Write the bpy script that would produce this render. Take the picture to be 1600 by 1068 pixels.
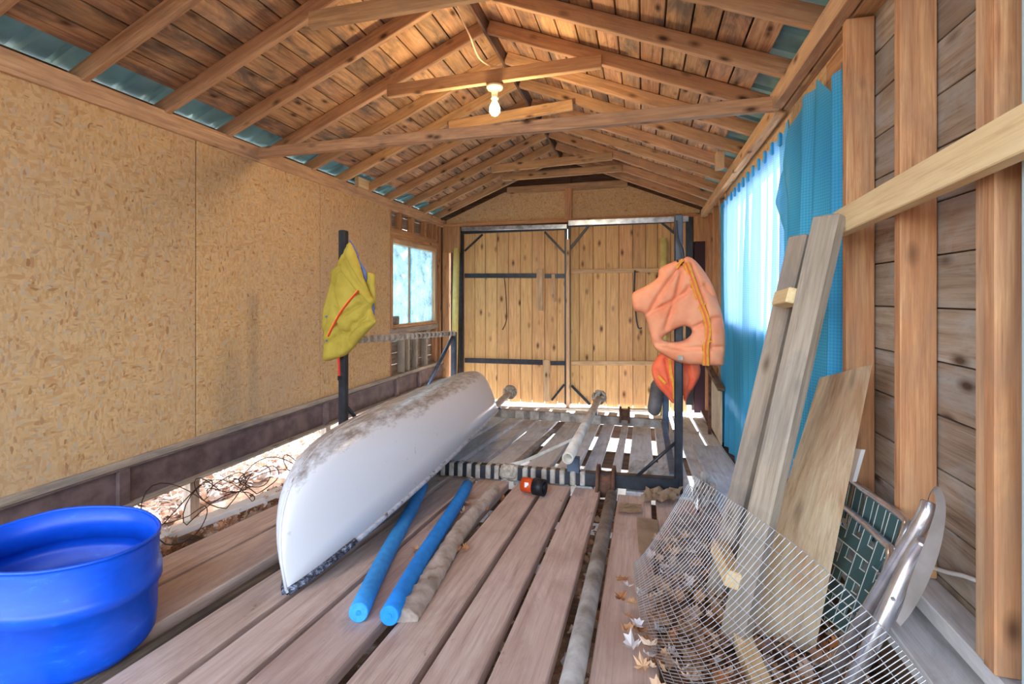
import bpy, bmesh, math, random
import numpy as np
from mathutils import Vector, Matrix, Quaternion, geometry
random.seed(7)
S = bpy.context.scene
COL = S.collection
for o in list(bpy.data.objects): bpy.data.objects.remove(o)

# ------------------------------------------------------------------ camera
F = 750.; VX, VY = 1005., 465.; CZ = 1.0; A = .0759          # focal length in pixels, vanishing point, camera height, floor fall
TH = math.atan((VX - 800) / F); CT, ST = math.cos(TH), math.sin(TH)
cam = bpy.data.cameras.new('camera'); camo = bpy.data.objects.new('camera', cam); COL.objects.link(camo)
camo.location = (0, 0, CZ); camo.rotation_euler = (math.pi/2, 0, TH)
cam.sensor_fit = 'HORIZONTAL'; cam.sensor_width = 36.; cam.lens = 36. * F / 1600.
cam.shift_y = -(534. - VY) / 1600.; cam.clip_start = .02; cam.clip_end = 400
S.camera = camo

# ------------------------------------------------------------------ world, sun, exposure
w = bpy.data.worlds.new('sky'); S.world = w; w.use_nodes = True
nt = w.node_tree; bgn = nt.nodes['Background']
sky = nt.nodes.new('ShaderNodeTexSky'); sky.sky_type = 'NISHITA'; sky.sun_disc = False
sky.sun_elevation = math.radians(38); sky.sun_rotation = math.radians(10); sky.air_density = 1.0; sky.dust_density = 2.5; sky.ozone_density = .6
hs = nt.nodes.new('ShaderNodeHueSaturation'); hs.inputs['Saturation'].default_value = .55
nt.links.new(sky.outputs[0], hs.inputs['Color']); nt.links.new(hs.outputs[0], bgn.inputs[0]); bgn.inputs[1].default_value = .30
sl = bpy.data.lights.new('sun', 'SUN'); sl.energy = 2.2; sl.angle = math.radians(1.5); sl.color = (1, .94, .84)
so = bpy.data.objects.new('sun', sl); COL.objects.link(so)
so.rotation_euler = Vector((.30, -.95, -.72)).to_track_quat('-Z', 'Y').to_euler()
S.view_settings.view_transform = 'Standard'; S.view_settings.look = 'None'
S.view_settings.gamma = 1; S.view_settings.use_curve_mapping = False
S.view_settings.exposure = 2.6

# ------------------------------------------------------------------ pixel -> place
def ray(px, py):
    X = (px - 800) / F
    return Vector((X*CT - ST, X*ST + CT, (VY - py) / F))
CP = Vector((0, 0, CZ))
def onx(px, py, x): d = ray(px, py); return CP + d * (x / d.x)
def ony(px, py, y): d = ray(px, py); return CP + d * (y / d.y)
def onf(px, py, h=0.): d = ray(px, py); return CP + d * ((h - CZ) / (d.z + A*d.y))
def fz(y): return -A * y
def fp(x, y, h=0.): return Vector((x, y, fz(y) + h))
FUP = Vector((0, A, 1)).normalized()

# ------------------------------------------------------------------ materials
def lin(c):
    return tuple(((v/255.)/12.92 if v/255. <= .04045 else ((v/255.+.055)/1.055)**2.4) for v in c[:3]) + (1.,)
class NT:
    def __init__(s, name):
        s.m = bpy.data.materials.new(name); s.m.use_nodes = True; s.t = s.m.node_tree; s.n = s.t.nodes
        s.b = s.n['Principled BSDF']; s.out = s.n['Material Output']
    def add(s, typ, **k):
        n = s.n.new('ShaderNode' + typ)
        for a, v in k.items():
            if a[0] == '_': setattr(n, a[1:], v)
            else: n.inputs[a.replace('__', ' ')].default_value = v
        return n
    def l(s, a, b): s.t.links.new(a, b)
    def ramp(s, src, stops, interp='LINEAR'):
        r = s.n.new('ShaderNodeValToRGB'); e = r.color_ramp.elements; r.color_ramp.interpolation = interp
        while len(e) < len(stops): e.new(.5)
        for q, (p, c) in zip(e, stops): q.position = p; q.color = c if len(c) == 4 else lin(c)
        s.l(src, r.inputs[0]); return r.outputs[0]
    def mix(s, fac, a, b, mode='MIX'):
        n = s.n.new('ShaderNodeMix'); n.data_type = 'RGBA'; n.blend_type = mode
        for i, v in ((0, fac), (6, a), (7, b)):
            if hasattr(v, 'is_output'): s.l(v, n.inputs[i])
            else: n.inputs[i].default_value = v
        return n.outputs[2]
    def math(s, op, a, b=0., clamp=False):
        n = s.n.new('ShaderNodeMath'); n.operation = op; n.use_clamp = clamp
        for i, v in ((0, a), (1, b)):
            if hasattr(v, 'is_output'): s.l(v, n.inputs[i])
            else: n.inputs[i].default_value = v
        return n.outputs[0]
    def coords(s, rnd=True):
        tc = s.add('TexCoord')
        if not rnd: return tc.outputs['Object']
        oi = s.add('ObjectInfo'); s.rnd = oi.outputs['Random']
        cx = s.add('CombineXYZ')
        for i, k in enumerate((37., 91., 53.)): s.l(s.math('MULTIPLY', s.rnd, k), cx.inputs[i])
        v = s.add('VectorMath', _operation='ADD'); s.l(tc.outputs['Object'], v.inputs[0]); s.l(cx.outputs[0], v.inputs[1])
        return v.outputs[0]
    def mapping(s, vec, scale, rot=(0, 0, 0)):
        m = s.add('Mapping'); m.inputs['Scale'].default_value = scale; m.inputs['Rotation'].default_value = rot
        s.l(vec, m.inputs[0]); return m.outputs[0]
    def noise(s, vec, scale, detail=4., rough=.55, dist=0.):
        n = s.add('TexNoise', Scale=scale, Detail=detail, Roughness=rough, Distortion=dist)
        s.l(vec, n.inputs['Vector']); return n.outputs[0]
    def bump(s, h, strength=.2, dist=.01):
        b = s.add('Bump', Strength=strength, Distance=dist); s.l(h, b.inputs['Height']); s.l(b.outputs[0], s.b.inputs['Normal'])
    def done(s, col=None, rough=.7, metal=0., spec=.3):
        if col is not None:
            if hasattr(col, 'is_output'): s.l(col, s.b.inputs['Base Color'])
            else: s.b.inputs['Base Color'].default_value = lin(col)
        s.b.inputs['Roughness'].default_value = rough; s.b.inputs['Metallic'].default_value = metal
        s.b.inputs['Specular IOR Level'].default_value = spec
        return s.m
MATS = {}
def wood(name, light, mid, dark, knot=(70, 40, 22), knots=1., stain=None, stain_amt=.5, var=.25, rough=.75, kscale=1., sat=.86, blotch=0.):
    t = NT(name); v = t.coords()
    g = t.noise(t.mapping(v, (1.3, 20, 20)), 2.2, 6, .6, .5)
    fg = t.noise(t.mapping(v, (2.2, 75, 75)), 2.6, 5, .7, .2)
    col = t.ramp(t.math('ADD', t.math('MULTIPLY', g, .62), t.math('MULTIPLY', fg, .38)), [(.34, dark), (.48, mid), (.62, light)])
    br = t.noise(t.mapping(v, (.8, 3, 3)), 1.7, 3)
    col = t.mix(t.ramp(br, [(.40, (0, 0, 0, 1)), (.68, (.55, .55, .55, 1))]), col, lin(mid))
    if stain:
        st = t.noise(t.mapping(v, (1.1, 2.6, 2.6)), 2.3, 5, .65, .8)
        f = t.ramp(st, [(.46, (0, 0, 0, 1)), (.66, (stain_amt,)*3 + (1,))])
        col = t.mix(f, col, lin(stain))
    if blotch:
        bn = t.noise(t.mapping(v, (1, 1.6, 1.6)), 6.5, 6, .7)
        col = t.mix(t.ramp(bn, [(.64, (0, 0, 0, 1)), (.70, (blotch,)*3 + (1,))]), col, lin((122, 84, 70)))
    if knots:
        vo = t.add('TexVoronoi', Scale=1.0); t.l(t.mapping(v, (4.2*kscale, 9*kscale, 9*kscale)), vo.inputs['Vector'])
        f = t.ramp(vo.outputs[0], [(.06, (.92*knots,)*3 + (1,)), (.13, (.45*knots,)*3 + (1,)), (.22, (0, 0, 0, 1))])
        col = t.mix(f, col, lin(knot))
    val = t.math('ADD', t.math('MULTIPLY', t.rnd, var*2), 1 - var)
    h = t.add('HueSaturation'); t.l(val, h.inputs['Value']); t.l(col, h.inputs['Color']); h.inputs['Saturation'].default_value = sat
    hue = t.math('ADD', t.math('MULTIPLY', t.math('FRACT', t.math('MULTIPLY', t.rnd, 13.7)), .012), .500); t.l(hue, h.inputs['Hue'])
    t.bump(fg, .35, .003)
    MATS[name] = t.done(h.outputs[0], rough, 0, .2); return MATS[name]
def plain(name, col, rough=.5, metal=0., var=None, scale=6., spec=.3, bump=0.):
    t = NT(name); v = t.coords()
    c = col
    if var:
        n = t.noise(v, scale, 5, .6); c = t.ramp(n, [(.36, var), (.62, col)])
        if bump: t.bump(n, bump, .006)
    MATS[name] = t.done(c, rough, metal, spec); return MATS[name]

wood('rafter', (210, 164, 116), (188, 138, 92), (146, 100, 62), stain=(132, 110, 94), stain_amt=.4, var=.12)
wood('roofboard', (212, 164, 116), (184, 130, 82), (122, 78, 46), stain=(92, 86, 84), stain_amt=.8, var=.26)
wood('stud', (212, 156, 96), (186, 118, 62), (140, 82, 40), stain=(150, 112, 84), stain_amt=.5, var=.12)
wood('paleplate', (222, 180, 132), (200, 152, 104), (158, 110, 70), stain=(150, 122, 100), stain_amt=.4, var=.08)
wood('newlumber', (240, 212, 158), (230, 196, 138), (206, 164, 104), stain=(214, 184, 140), stain_amt=.3, var=.03, knots=.5)
wood('siding', (176, 156, 136), (152, 128, 106), (106, 84, 66), stain=(170, 168, 164), stain_amt=.8, var=.16)
wood('doorplank', (232, 180, 112), (214, 154, 84), (178, 114, 56), knot=(94, 46, 22), stain=(190, 140, 88), stain_amt=.4, var=.10, kscale=.8)
wood('deck', (214, 190, 176), (198, 168, 154), (166, 134, 120), stain=(164, 130, 114), stain_amt=.55, var=.07, knots=.0, sat=.88, blotch=.55)
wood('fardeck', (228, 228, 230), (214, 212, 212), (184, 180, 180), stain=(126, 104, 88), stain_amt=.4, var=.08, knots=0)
wood('greywood', (190, 174, 154), (168, 150, 130), (128, 110, 92), stain=(124, 122, 124), stain_amt=.6, var=.08, knots=.7)
wood('wideplank', (244, 222, 190), (232, 204, 164), (204, 166, 122), stain=(200, 136, 78), stain_amt=.6, var=.02, knots=.4)
wood('log', (120, 98, 78), (84, 66, 52), (46, 36, 30), var=.1, knots=.4, stain=(52, 48, 46), stain_amt=.7)
wood('darkwood', (130, 96, 70), (96, 66, 46), (60, 42, 30), var=.15, stain=(120, 112, 106), stain_amt=.4)

def osb():
    t = NT('osb'); v = t.coords()
    ds = t.add('TexNoise', Scale=6., Detail=2.); t.l(v, ds.inputs['Vector'])
    vm = t.add('VectorMath', _operation='SCALE'); t.l(ds.outputs[1], vm.inputs[0]); vm.inputs['Scale'].default_value = .05
    va = t.add('VectorMath', _operation='ADD'); t.l(v, va.inputs[0]); t.l(vm.outputs[0], va.inputs[1]); v2 = va.outputs[0]
    cols = []
    for sc, rot in (((26, 80, 80), (.5, 0, .6)), ((80, 26, 30), (.3, 0, .4)), ((40, 110, 100), (-.7, 0, -.5))):
        vo = t.add('TexVoronoi', Scale=1.0); t.l(t.mapping(v2, sc, rot), vo.inputs['Vector'])
        sx = t.add('SeparateColor'); t.l(vo.outputs[1], sx.inputs[0])
        cols.append(t.ramp(sx.outputs[0], [(0, (170, 124, 80)), (.04, (198, 156, 108)), (.45, (212, 174, 124)), (.72, (220, 186, 138)), (.88, (204, 176, 134)), (.97, (198, 178, 150)), (1, (180, 136, 92))]))
    n1 = t.noise(v, 14, 2); n2 = t.noise(t.mapping(v, (1, 1, 1), (1, 2, 3)), 17, 2)
    c = t.mix(t.ramp(n1, [(.46, (0, 0, 0, 1)), (.54, (1, 1, 1, 1))]), cols[0], cols[1])
    c = t.mix(t.ramp(n2, [(.50, (0, 0, 0, 1)), (.58, (1, 1, 1, 1))]), c, cols[2])
    wn = t.noise(v, 1.2, 3)
    c = t.mix(t.ramp(wn, [(.42, (0, 0, 0, 1)), (.75, (.42, .42, .42, 1))]), c, lin((178, 156, 136)))
    t.bump(n1, .08, .003)
    MATS['osb'] = t.done(c, .75, 0, .2)
osb()
plain('steelpaint', (126, 106, 104), .6, 0, (96, 80, 80), 9, .3, .1)
plain('blackpaint', (34, 38, 46), .38, .2, (52, 56, 64), 14, .5)
plain('bluesteel', (104, 122, 146), .35, .6, (76, 88, 106), 9, .5)
plain('galv', (206, 212, 220), .28, .85, (150, 158, 168), 12, .5)
plain('alu', (222, 226, 234), .26, .9, (190, 194, 204), 20, .5)
plain('pipegrey', (168, 162, 156), .6, .1, (118, 108, 100), 9, .3, .1)
plain('pvc', (226, 222, 214), .45, 0, (186, 172, 152), 6, .4)
plain('webbing', (196, 190, 180), .85, 0, (160, 150, 138), 20, .2, .15)
plain('rope', (196, 188, 174), .9, 0, (150, 138, 120), 40, .2, .3)
plain('rust', (118, 84, 66), .75, .2, (74, 52, 44), 12, .3, .2)
plain('wire', (196, 200, 206), .35, .6, None, 1, .5)
plain('rustwire', (72, 52, 44), .7, .3)
plain('white', (236, 236, 236), .5)
plain('porcelain', (236, 226, 200), .3)
plain('bluefoam', (62, 158, 232), .6, 0, (52, 142, 216), 30, .25, .1)
plain('bluefoam2', (40, 142, 232), .6, 0, (32, 126, 214), 30, .25, .1)
plain('yellowfoam', (226, 212, 136), .7, 0, (212, 196, 120), 12)
plain('fender', (120, 116, 118), .5, 0, (92, 86, 84), 9, .3, .1)
plain('greyrag', (196, 182, 170), .95, 0, (156, 140, 128), 12, .1, .3)
plain('orangeplastic', (206, 76, 30), .4)
plain('blackplastic', (28, 28, 32), .45)
plain('creampanel', (222, 210, 184), .7, 0, (196, 182, 156), 5)
plain('purple', (62, 40, 50), .7)
plain('paper', (226, 222, 216), .85, 0, (196, 190, 184), 12)
plain('cardboard', (206, 182, 154), .9, 0, (182, 156, 128), 8)
plain('greenweb', (52, 82, 84), .75, 0, (40, 64, 68), 24, .25, .1)
plain('webstripe', (206, 212, 208), .75)
plain('armrest', (226, 224, 222), .45, 0, (206, 202, 198), 8)
plain('tin', (150, 146, 140), .5, .3, (104, 98, 92), 20)
plain('cable', (222, 190, 160), .55)
plain('strapyellow', (236, 168, 62), .65, 0, (222, 146, 44), 40)
plain('strapred', (206, 52, 40), .65)
plain('blueinner', (104, 122, 176), .75, 0, (86, 102, 156), 20)
plain('pfd', (246, 168, 128), .75, 0, (238, 146, 106), 5, .2)
plain('pfdred', (244, 120, 84), .75, 0, (234, 98, 64), 6, .2)
plain('vest', (188, 168, 72), .75, 0, (168, 148, 58), 5, .2)
plain('trimblue', (176, 198, 206), .6)
plain('teal', (150, 204, 212), .4, .0, (120, 178, 190), 3, .5)
plain('bark', (86, 66, 52), .9, 0, (58, 46, 38), 9)
plain('needles', (52, 84, 62), .85, 0, (36, 62, 46), 5)
def leafmat(name, stops):
    t = NT(name); ge = t.add('NewGeometry')
    c = t.ramp(ge.outputs['Random Per Island'], stops)
    m = t.done(c, .8, 0, .2); MATS[name] = m
leafmat('leaf', [(0, (110, 76, 54)), (.25, (160, 116, 84)), (.5, (190, 154, 122)), (.7, (206, 186, 168)), (.85, (176, 116, 70)), (1, (220, 214, 214))])
leafmat('frostleaf', [(0, (150, 108, 84)), (.2, (214, 190, 170)), (.45, (232, 226, 222)), (.7, (206, 150, 110)), (.85, (236, 232, 234)), (1, (170, 120, 92))])
t = NT('leafone'); v = t.coords(); c = t.ramp(t.rnd, [(0, (150, 100, 66)), (.4, (190, 140, 96)), (.7, (206, 176, 146)), (1, (206, 200, 200))]); MATS['leafone'] = t.done(c, .8, 0, .2)
# ground: earth and leaf mould close by, old snow towards the water
t = NT('earth'); v = t.coords(False); n = t.noise(v, 9, 8, .7); c = t.ramp(n, [(.3, (62, 46, 38)), (.5, (116, 88, 70)), (.7, (160, 132, 112))])
n2 = t.noise(v, 2.2, 6, .7)
c = t.mix(t.ramp(n2, [(.60, (0, 0, 0, 1)), (.68, (.6, .6, .6, 1))]), c, lin((226, 224, 226))); t.bump(n, .5, .02)
MATS['earth'] = t.done(c, .9, 0, .2)
t = NT('snow'); v = t.coords(False); n = t.noise(v, 4, 6, .6); t.bump(n, .4, .03); MATS['snow'] = t.done(t.ramp(n, [(.3, (214, 214, 220)), (.6, (242, 242, 246))]), .7)
# canoe: white gelcoat, mould and dirt settled on the upturned bottom
t = NT('canoe'); v = t.coords(); ge = t.add('NewGeometry'); sx = t.add('SeparateXYZ'); t.l(ge.outputs['Normal'], sx.inputs[0])
n = t.noise(t.mapping(v, (4, 9, 9)), 2.4, 8, .72); up = t.ramp(sx.outputs[2], [(.62, (0, 0, 0, 1)), (.9, (.34, .34, .34, 1))])
f = t.ramp(t.math('ADD', n, up), [(.68, (0, 0, 0, 1)), (.95, (.85, .85, .85, 1))])
sp = t.ramp(t.noise(v, 30, 2), [(.70, (0, 0, 0, 1)), (.74, (.5, .5, .5, 1))])
c = t.mix(f, lin((216, 218, 224)), lin((112, 94, 78))); c = t.mix(t.math('MULTIPLY', sp, .6), c, lin((150, 140, 128)))
MATS['canoe'] = t.done(c, .32, 0, .5)
t = NT('gunwale'); v = t.coords(); n = t.noise(v, 26, 4, .7); MATS['gunwale'] = t.done(t.ramp(n, [(.34, (84, 70, 66)), (.42, (160, 164, 176)), (.7, (196, 200, 212))]), .4, .2)
t = NT('scuffed'); v = t.coords(); n = t.noise(v, 60, 5, .75); MATS['scuffed'] = t.done(t.ramp(n, [(.44, (44, 42, 46)), (.54, (96, 104, 124)), (.66, (176, 184, 200))]), .5, .2)
# drum
t = NT('drum'); v = t.coords(); n = t.noise(t.mapping(v, (3, 3, 9)), 6, 7, .7); c = t.ramp(n, [(.30, (10, 76, 200)), (.6, (14, 86, 216)), (.78, (50, 120, 224))])
t.bump(n, .05, .003); MATS['drum'] = t.done(c, .36, 0, .4)
# curtain: thin open-weave cloth, light comes through
t = NT('curtain'); tc = t.add('TexCoord'); wv = []
for ax, sc in (('Y', 190), ('Z', 150)):
    q = t.add('TexWave', Scale=sc/6.283, Distortion=.4); q.bands_direction = ax; t.l(tc.outputs['Object'], q.inputs['Vector']); wv.append(q.outputs[1])
ww = t.math('MULTIPLY', t.math('ADD', wv[0], wv[1]), .5)
big = t.noise(t.mapping(tc.outputs['Object'], (1, 1, .4)), 3, 2)
c = t.mix(ww, lin((52, 172, 228)), lin((110, 212, 244))); c = t.mix(t.ramp(big, [(.4, (0, 0, 0, 1)), (.7, (.35, .35, .35, 1))]), c, lin((36, 140, 226)))
df = t.add('BsdfDiffuse'); tl = t.add('BsdfTranslucent'); tp = t.add('BsdfTransparent'); m1 = t.add('MixShader', Fac=.30); m2 = t.add('MixShader', Fac=.05)
tp.inputs[0].default_value = (.92, .92, 1, 1)
t.l(c, df.inputs[0]); t.l(t.mix(.55, c, lin((206, 210, 252))), tl.inputs[0]); t.l(df.outputs[0], m1.inputs[1]); t.l(tl.outputs[0], m1.inputs[2]); t.l(m1.outputs[0], m2.inputs[1]); t.l(tp.outputs[0], m2.inputs[2]); t.l(m2.outputs[0], t.out.inputs[0])
MATS['curtain'] = t.m
# dusty window pane
t = NT('dustypane'); v = t.coords(); n = t.noise(v, 5, 8, .75); f = t.ramp(n, [(.36, (.18, .18, .18, 1)), (.66, (.62, .62, .62, 1))])
gl = t.add('BsdfTransparent'); gl.inputs[0].default_value = (.36, .48, .52, 1); tl = t.add('BsdfTranslucent'); tl.inputs[0].default_value = (.52, .66, .70, 1)
m1 = t.add('MixShader'); t.l(f, m1.inputs[0]); t.l(gl.outputs[0], m1.inputs[1]); t.l(tl.outputs[0], m1.inputs[2]); t.l(m1.outputs[0], t.out.inputs[0]); MATS['dustypane'] = t.m
t = NT('glass'); gl = t.add('BsdfTransparent'); gs = t.add('BsdfGlossy', Roughness=.05); m1 = t.add('MixShader', Fac=.06); t.l(gl.outputs[0], m1.inputs[1]); t.l(gs.outputs[0], m1.inputs[2]); t.l(m1.outputs[0], t.out.inputs[0]); MATS['glass'] = t.m
t = NT('bulb'); t.b.inputs['Base Color'].default_value = (1, .8, .4, 1); t.b.inputs['Emission Color'].default_value = (1, .66, .25, 1); t.b.inputs['Emission Strength'].default_value = 3.; MATS['bulb'] = t.m

# ------------------------------------------------------------------ builders
W = {}
def put(o, M, parent=None):
    COL.objects.link(o)
    if parent is not None:
        o.parent = parent; o.matrix_parent_inverse = W[parent.name].inverted()
    o.matrix_basis = M; W[o.name] = M.copy()
    return o
def tag(o, label, cat, group=None):
    o['label'] = label; o['category'] = cat
    if group: o['group'] = group
    return o
def thing(name, label, cat, loc, group=None):
    o = bpy.data.objects.new(name, None); o.empty_display_size = .1
    put(o, Matrix.Translation(loc)); return tag(o, label, cat, group)
def struct(name, loc=(0, 0, 0), label=None, cat=None):
    o = bpy.data.objects.new(name, None); o.empty_display_size = .1; put(o, Matrix.Translation(loc)); o['kind'] = 'structure'
    if label: o['label'] = label
    if cat: o['category'] = cat
    return o
def mesh(name, bm, mat, parent=None, M=None, smooth=False):
    me = bpy.data.meshes.new(name); bm.to_mesh(me); bm.free()
    if smooth: me.polygons.foreach_set('use_smooth', [True]*len(me.polygons))
    for m in (mat if isinstance(mat, (list, tuple)) else [mat]): me.materials.append(MATS[m])
    o = bpy.data.objects.new(name, me); return put(o, M or Matrix(), parent)
def frame(p0, p1, up):
    x = (p1 - p0).normalized(); z = up - x*up.dot(x)
    if z.length < 1e-5: z = Vector((0, 1, 0)) - x*x.y
    z.normalize(); y = z.cross(x)
    M = Matrix((x, y, z)).transposed().to_4x4(); M.translation = (p0 + p1)/2; return M
def V(*a): return Vector(a if len(a) > 1 else a[0])
def boxbm(L, wd, h, bev=.003, wob=0.):
    bm = bmesh.new(); bmesh.ops.create_cube(bm, size=1.)
    for v in bm.verts: v.co = Vector((v.co.x*L, v.co.y*wd, v.co.z*h)) + Vector((random.uniform(-wob, wob) for _ in range(3)))
    if bev: bmesh.ops.bevel(bm, geom=list(bm.edges), offset=min(bev, wd*.3, h*.3), segments=1, affect='EDGES')
    return bm
def beam(name, p0, p1, wd, h, mat, parent=None, up=(0, 0, 1), bev=.003, wob=0.):
    p0, p1 = V(p0), V(p1); return mesh(name, boxbm((p1-p0).length, wd, h, bev, wob), mat, parent, frame(p0, p1, V(up)))
def box(name, a, b, mat, parent=None, bev=.003):
    """axis-aligned box, longest side becomes the grain"""
    a, b = V(a), V(b); c = (a+b)/2; d = [abs(b[i]-a[i]) for i in range(3)]; k = d.index(max(d))
    e = Vector((0, 0, 0)); e[k] = d[k]/2
    if k == 0: return beam(name, c-e, c+e, d[1], d[2], mat, parent, (0, 0, 1), bev)
    if k == 1: return beam(name, c-e, c+e, d[0], d[2], mat, parent, (0, 0, 1), bev)
    return beam(name, c-e, c+e, d[0], d[1], mat, parent, (0, 1, 0), bev)
def catmull(pts, n=6, closed=False):
    P = [V(p) for p in pts]; out = []; m = len(P)
    rng = range(m) if closed else range(m-1)
    for i in rng:
        g = (lambda k: P[k % m]) if closed else (lambda k: P[min(max(k, 0), m-1)])
        a, b, c, d = g(i-1), g(i), g(i+1), g(i+2)
        for j in range(n):
            u = j/n; out.append(.5*((2*b) + (c-a)*u + (2*a-5*b+4*c-d)*u*u + (3*b-a-3*c+d)*u**3))
    if not closed: out.append(P[-1])
    return out
def sweep(bm, pts, r, seg=8, closed=False, caps=True, rings=None, mi=0):
    pts = [V(p) for p in pts]; n = len(pts); rs = r if isinstance(r, (list, tuple)) else [r]*n
    prev = None; vs = []
    for i in range(n):
        if closed: tg = pts[(i+1) % n] - pts[i-1]
        else: tg = pts[min(i+1, n-1)] - pts[max(i-1, 0)]
        tg.normalize()
        if prev is None:
            nn = tg.orthogonal().normalized()
        else:
            nn = prev - tg*prev.dot(tg); nn.normalize()
        prev = nn; bb = tg.cross(nn)
        vs.append([bm.verts.new(pts[i] + (nn*math.cos(2*math.pi*k/seg) + bb*math.sin(2*math.pi*k/seg))*rs[i]) for k in range(seg)])
    fs = []
    for i in range(n if closed else n-1):
        a, b = vs[i], vs[(i+1) % n]
        for k in range(seg): fs.append(bm.faces.new((a[k], a[(k+1) % seg], b[(k+1) % seg], b[k])))
    if caps and not closed:
        fs.append(bm.faces.new(vs[0][::-1])); fs.append(bm.faces.new(vs[-1]))
    for f in fs: f.material_index = mi; f.smooth = len(f.verts) == 4
    return vs
def tube(name, pts, r, mat, parent=None, seg=10, closed=False, caps=True):
    o = V(pts[0]); bm = bmesh.new(); sweep(bm, [V(p)-o for p in pts], r, seg, closed, caps)
    return mesh(name, bm, mat, parent, Matrix.Translation(o))
def straight(name, p0, p1, r, mat, parent=None, seg=14, r2=None):
    """cylinder whose local X is the axis"""
    p0, p1 = V(p0), V(p1); L = (p1-p0).length; bm = bmesh.new()
    sweep(bm, [(-L/2, 0, 0), (L/2, 0, 0)], [r, r2 if r2 else r], seg); return mesh(name, bm, mat, parent, frame(p0, p1, V(0, 0, 1)))
def lathe(name, prof, mat, parent, M, seg=20):
    bm = bmesh.new(); rings = []
    for r, z in prof: rings.append([bm.verts.new((r*math.cos(2*math.pi*k/seg), r*math.sin(2*math.pi*k/seg), z)) for k in range(seg)])
    for a, b in zip(rings, rings[1:]):
        for k in range(seg): bm.faces.new((a[k], a[(k+1) % seg], b[(k+1) % seg], b[k])).smooth = True
    bm.faces.new(rings[0][::-1]); bm.faces.new(rings[-1]); return mesh(name, bm, mat, parent, M)
def prism(name, pts, depth, mat, parent=None, bev=0.):
    """closed planar outline (world points), thickened by depth along its normal, centred"""
    P = [V(p) for p in pts]; n = sum(((P[i]).cross(P[(i+1) % len(P)]) for i in range(len(P))), Vector()).normalized(); c = sum(P, Vector())/len(P)
    x = (P[1]-P[0]).normalized(); M = Matrix((x, n.cross(x), n)).transposed().to_4x4(); M.translation = c; Mi = M.inverted()
    bm = bmesh.new(); q = [Mi @ p for p in P]
    a = [bm.verts.new((v.x, v.y, v.z - depth/2)) for v in q]; b = [bm.verts.new((v.x, v.y, v.z + depth/2)) for v in q]
    bm.faces.new(a[::-1]); bm.faces.new(b)
    for i in range(len(q)): bm.faces.new((a[i], a[(i+1) % len(q)], b[(i+1) % len(q)], b[i]))
    if bev: bmesh.ops.bevel(bm, geom=list(bm.edges), offset=bev, segments=1, affect='EDGES')
    return mesh(name, bm, mat, parent, M)
def segdist(p, a, b):
    ab = b-a; t = np.clip(((p-a)@ab)/max(ab@ab, 1e-12), 0, 1); return np.linalg.norm(p - (a + t[:, None]*ab), axis=1)
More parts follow.
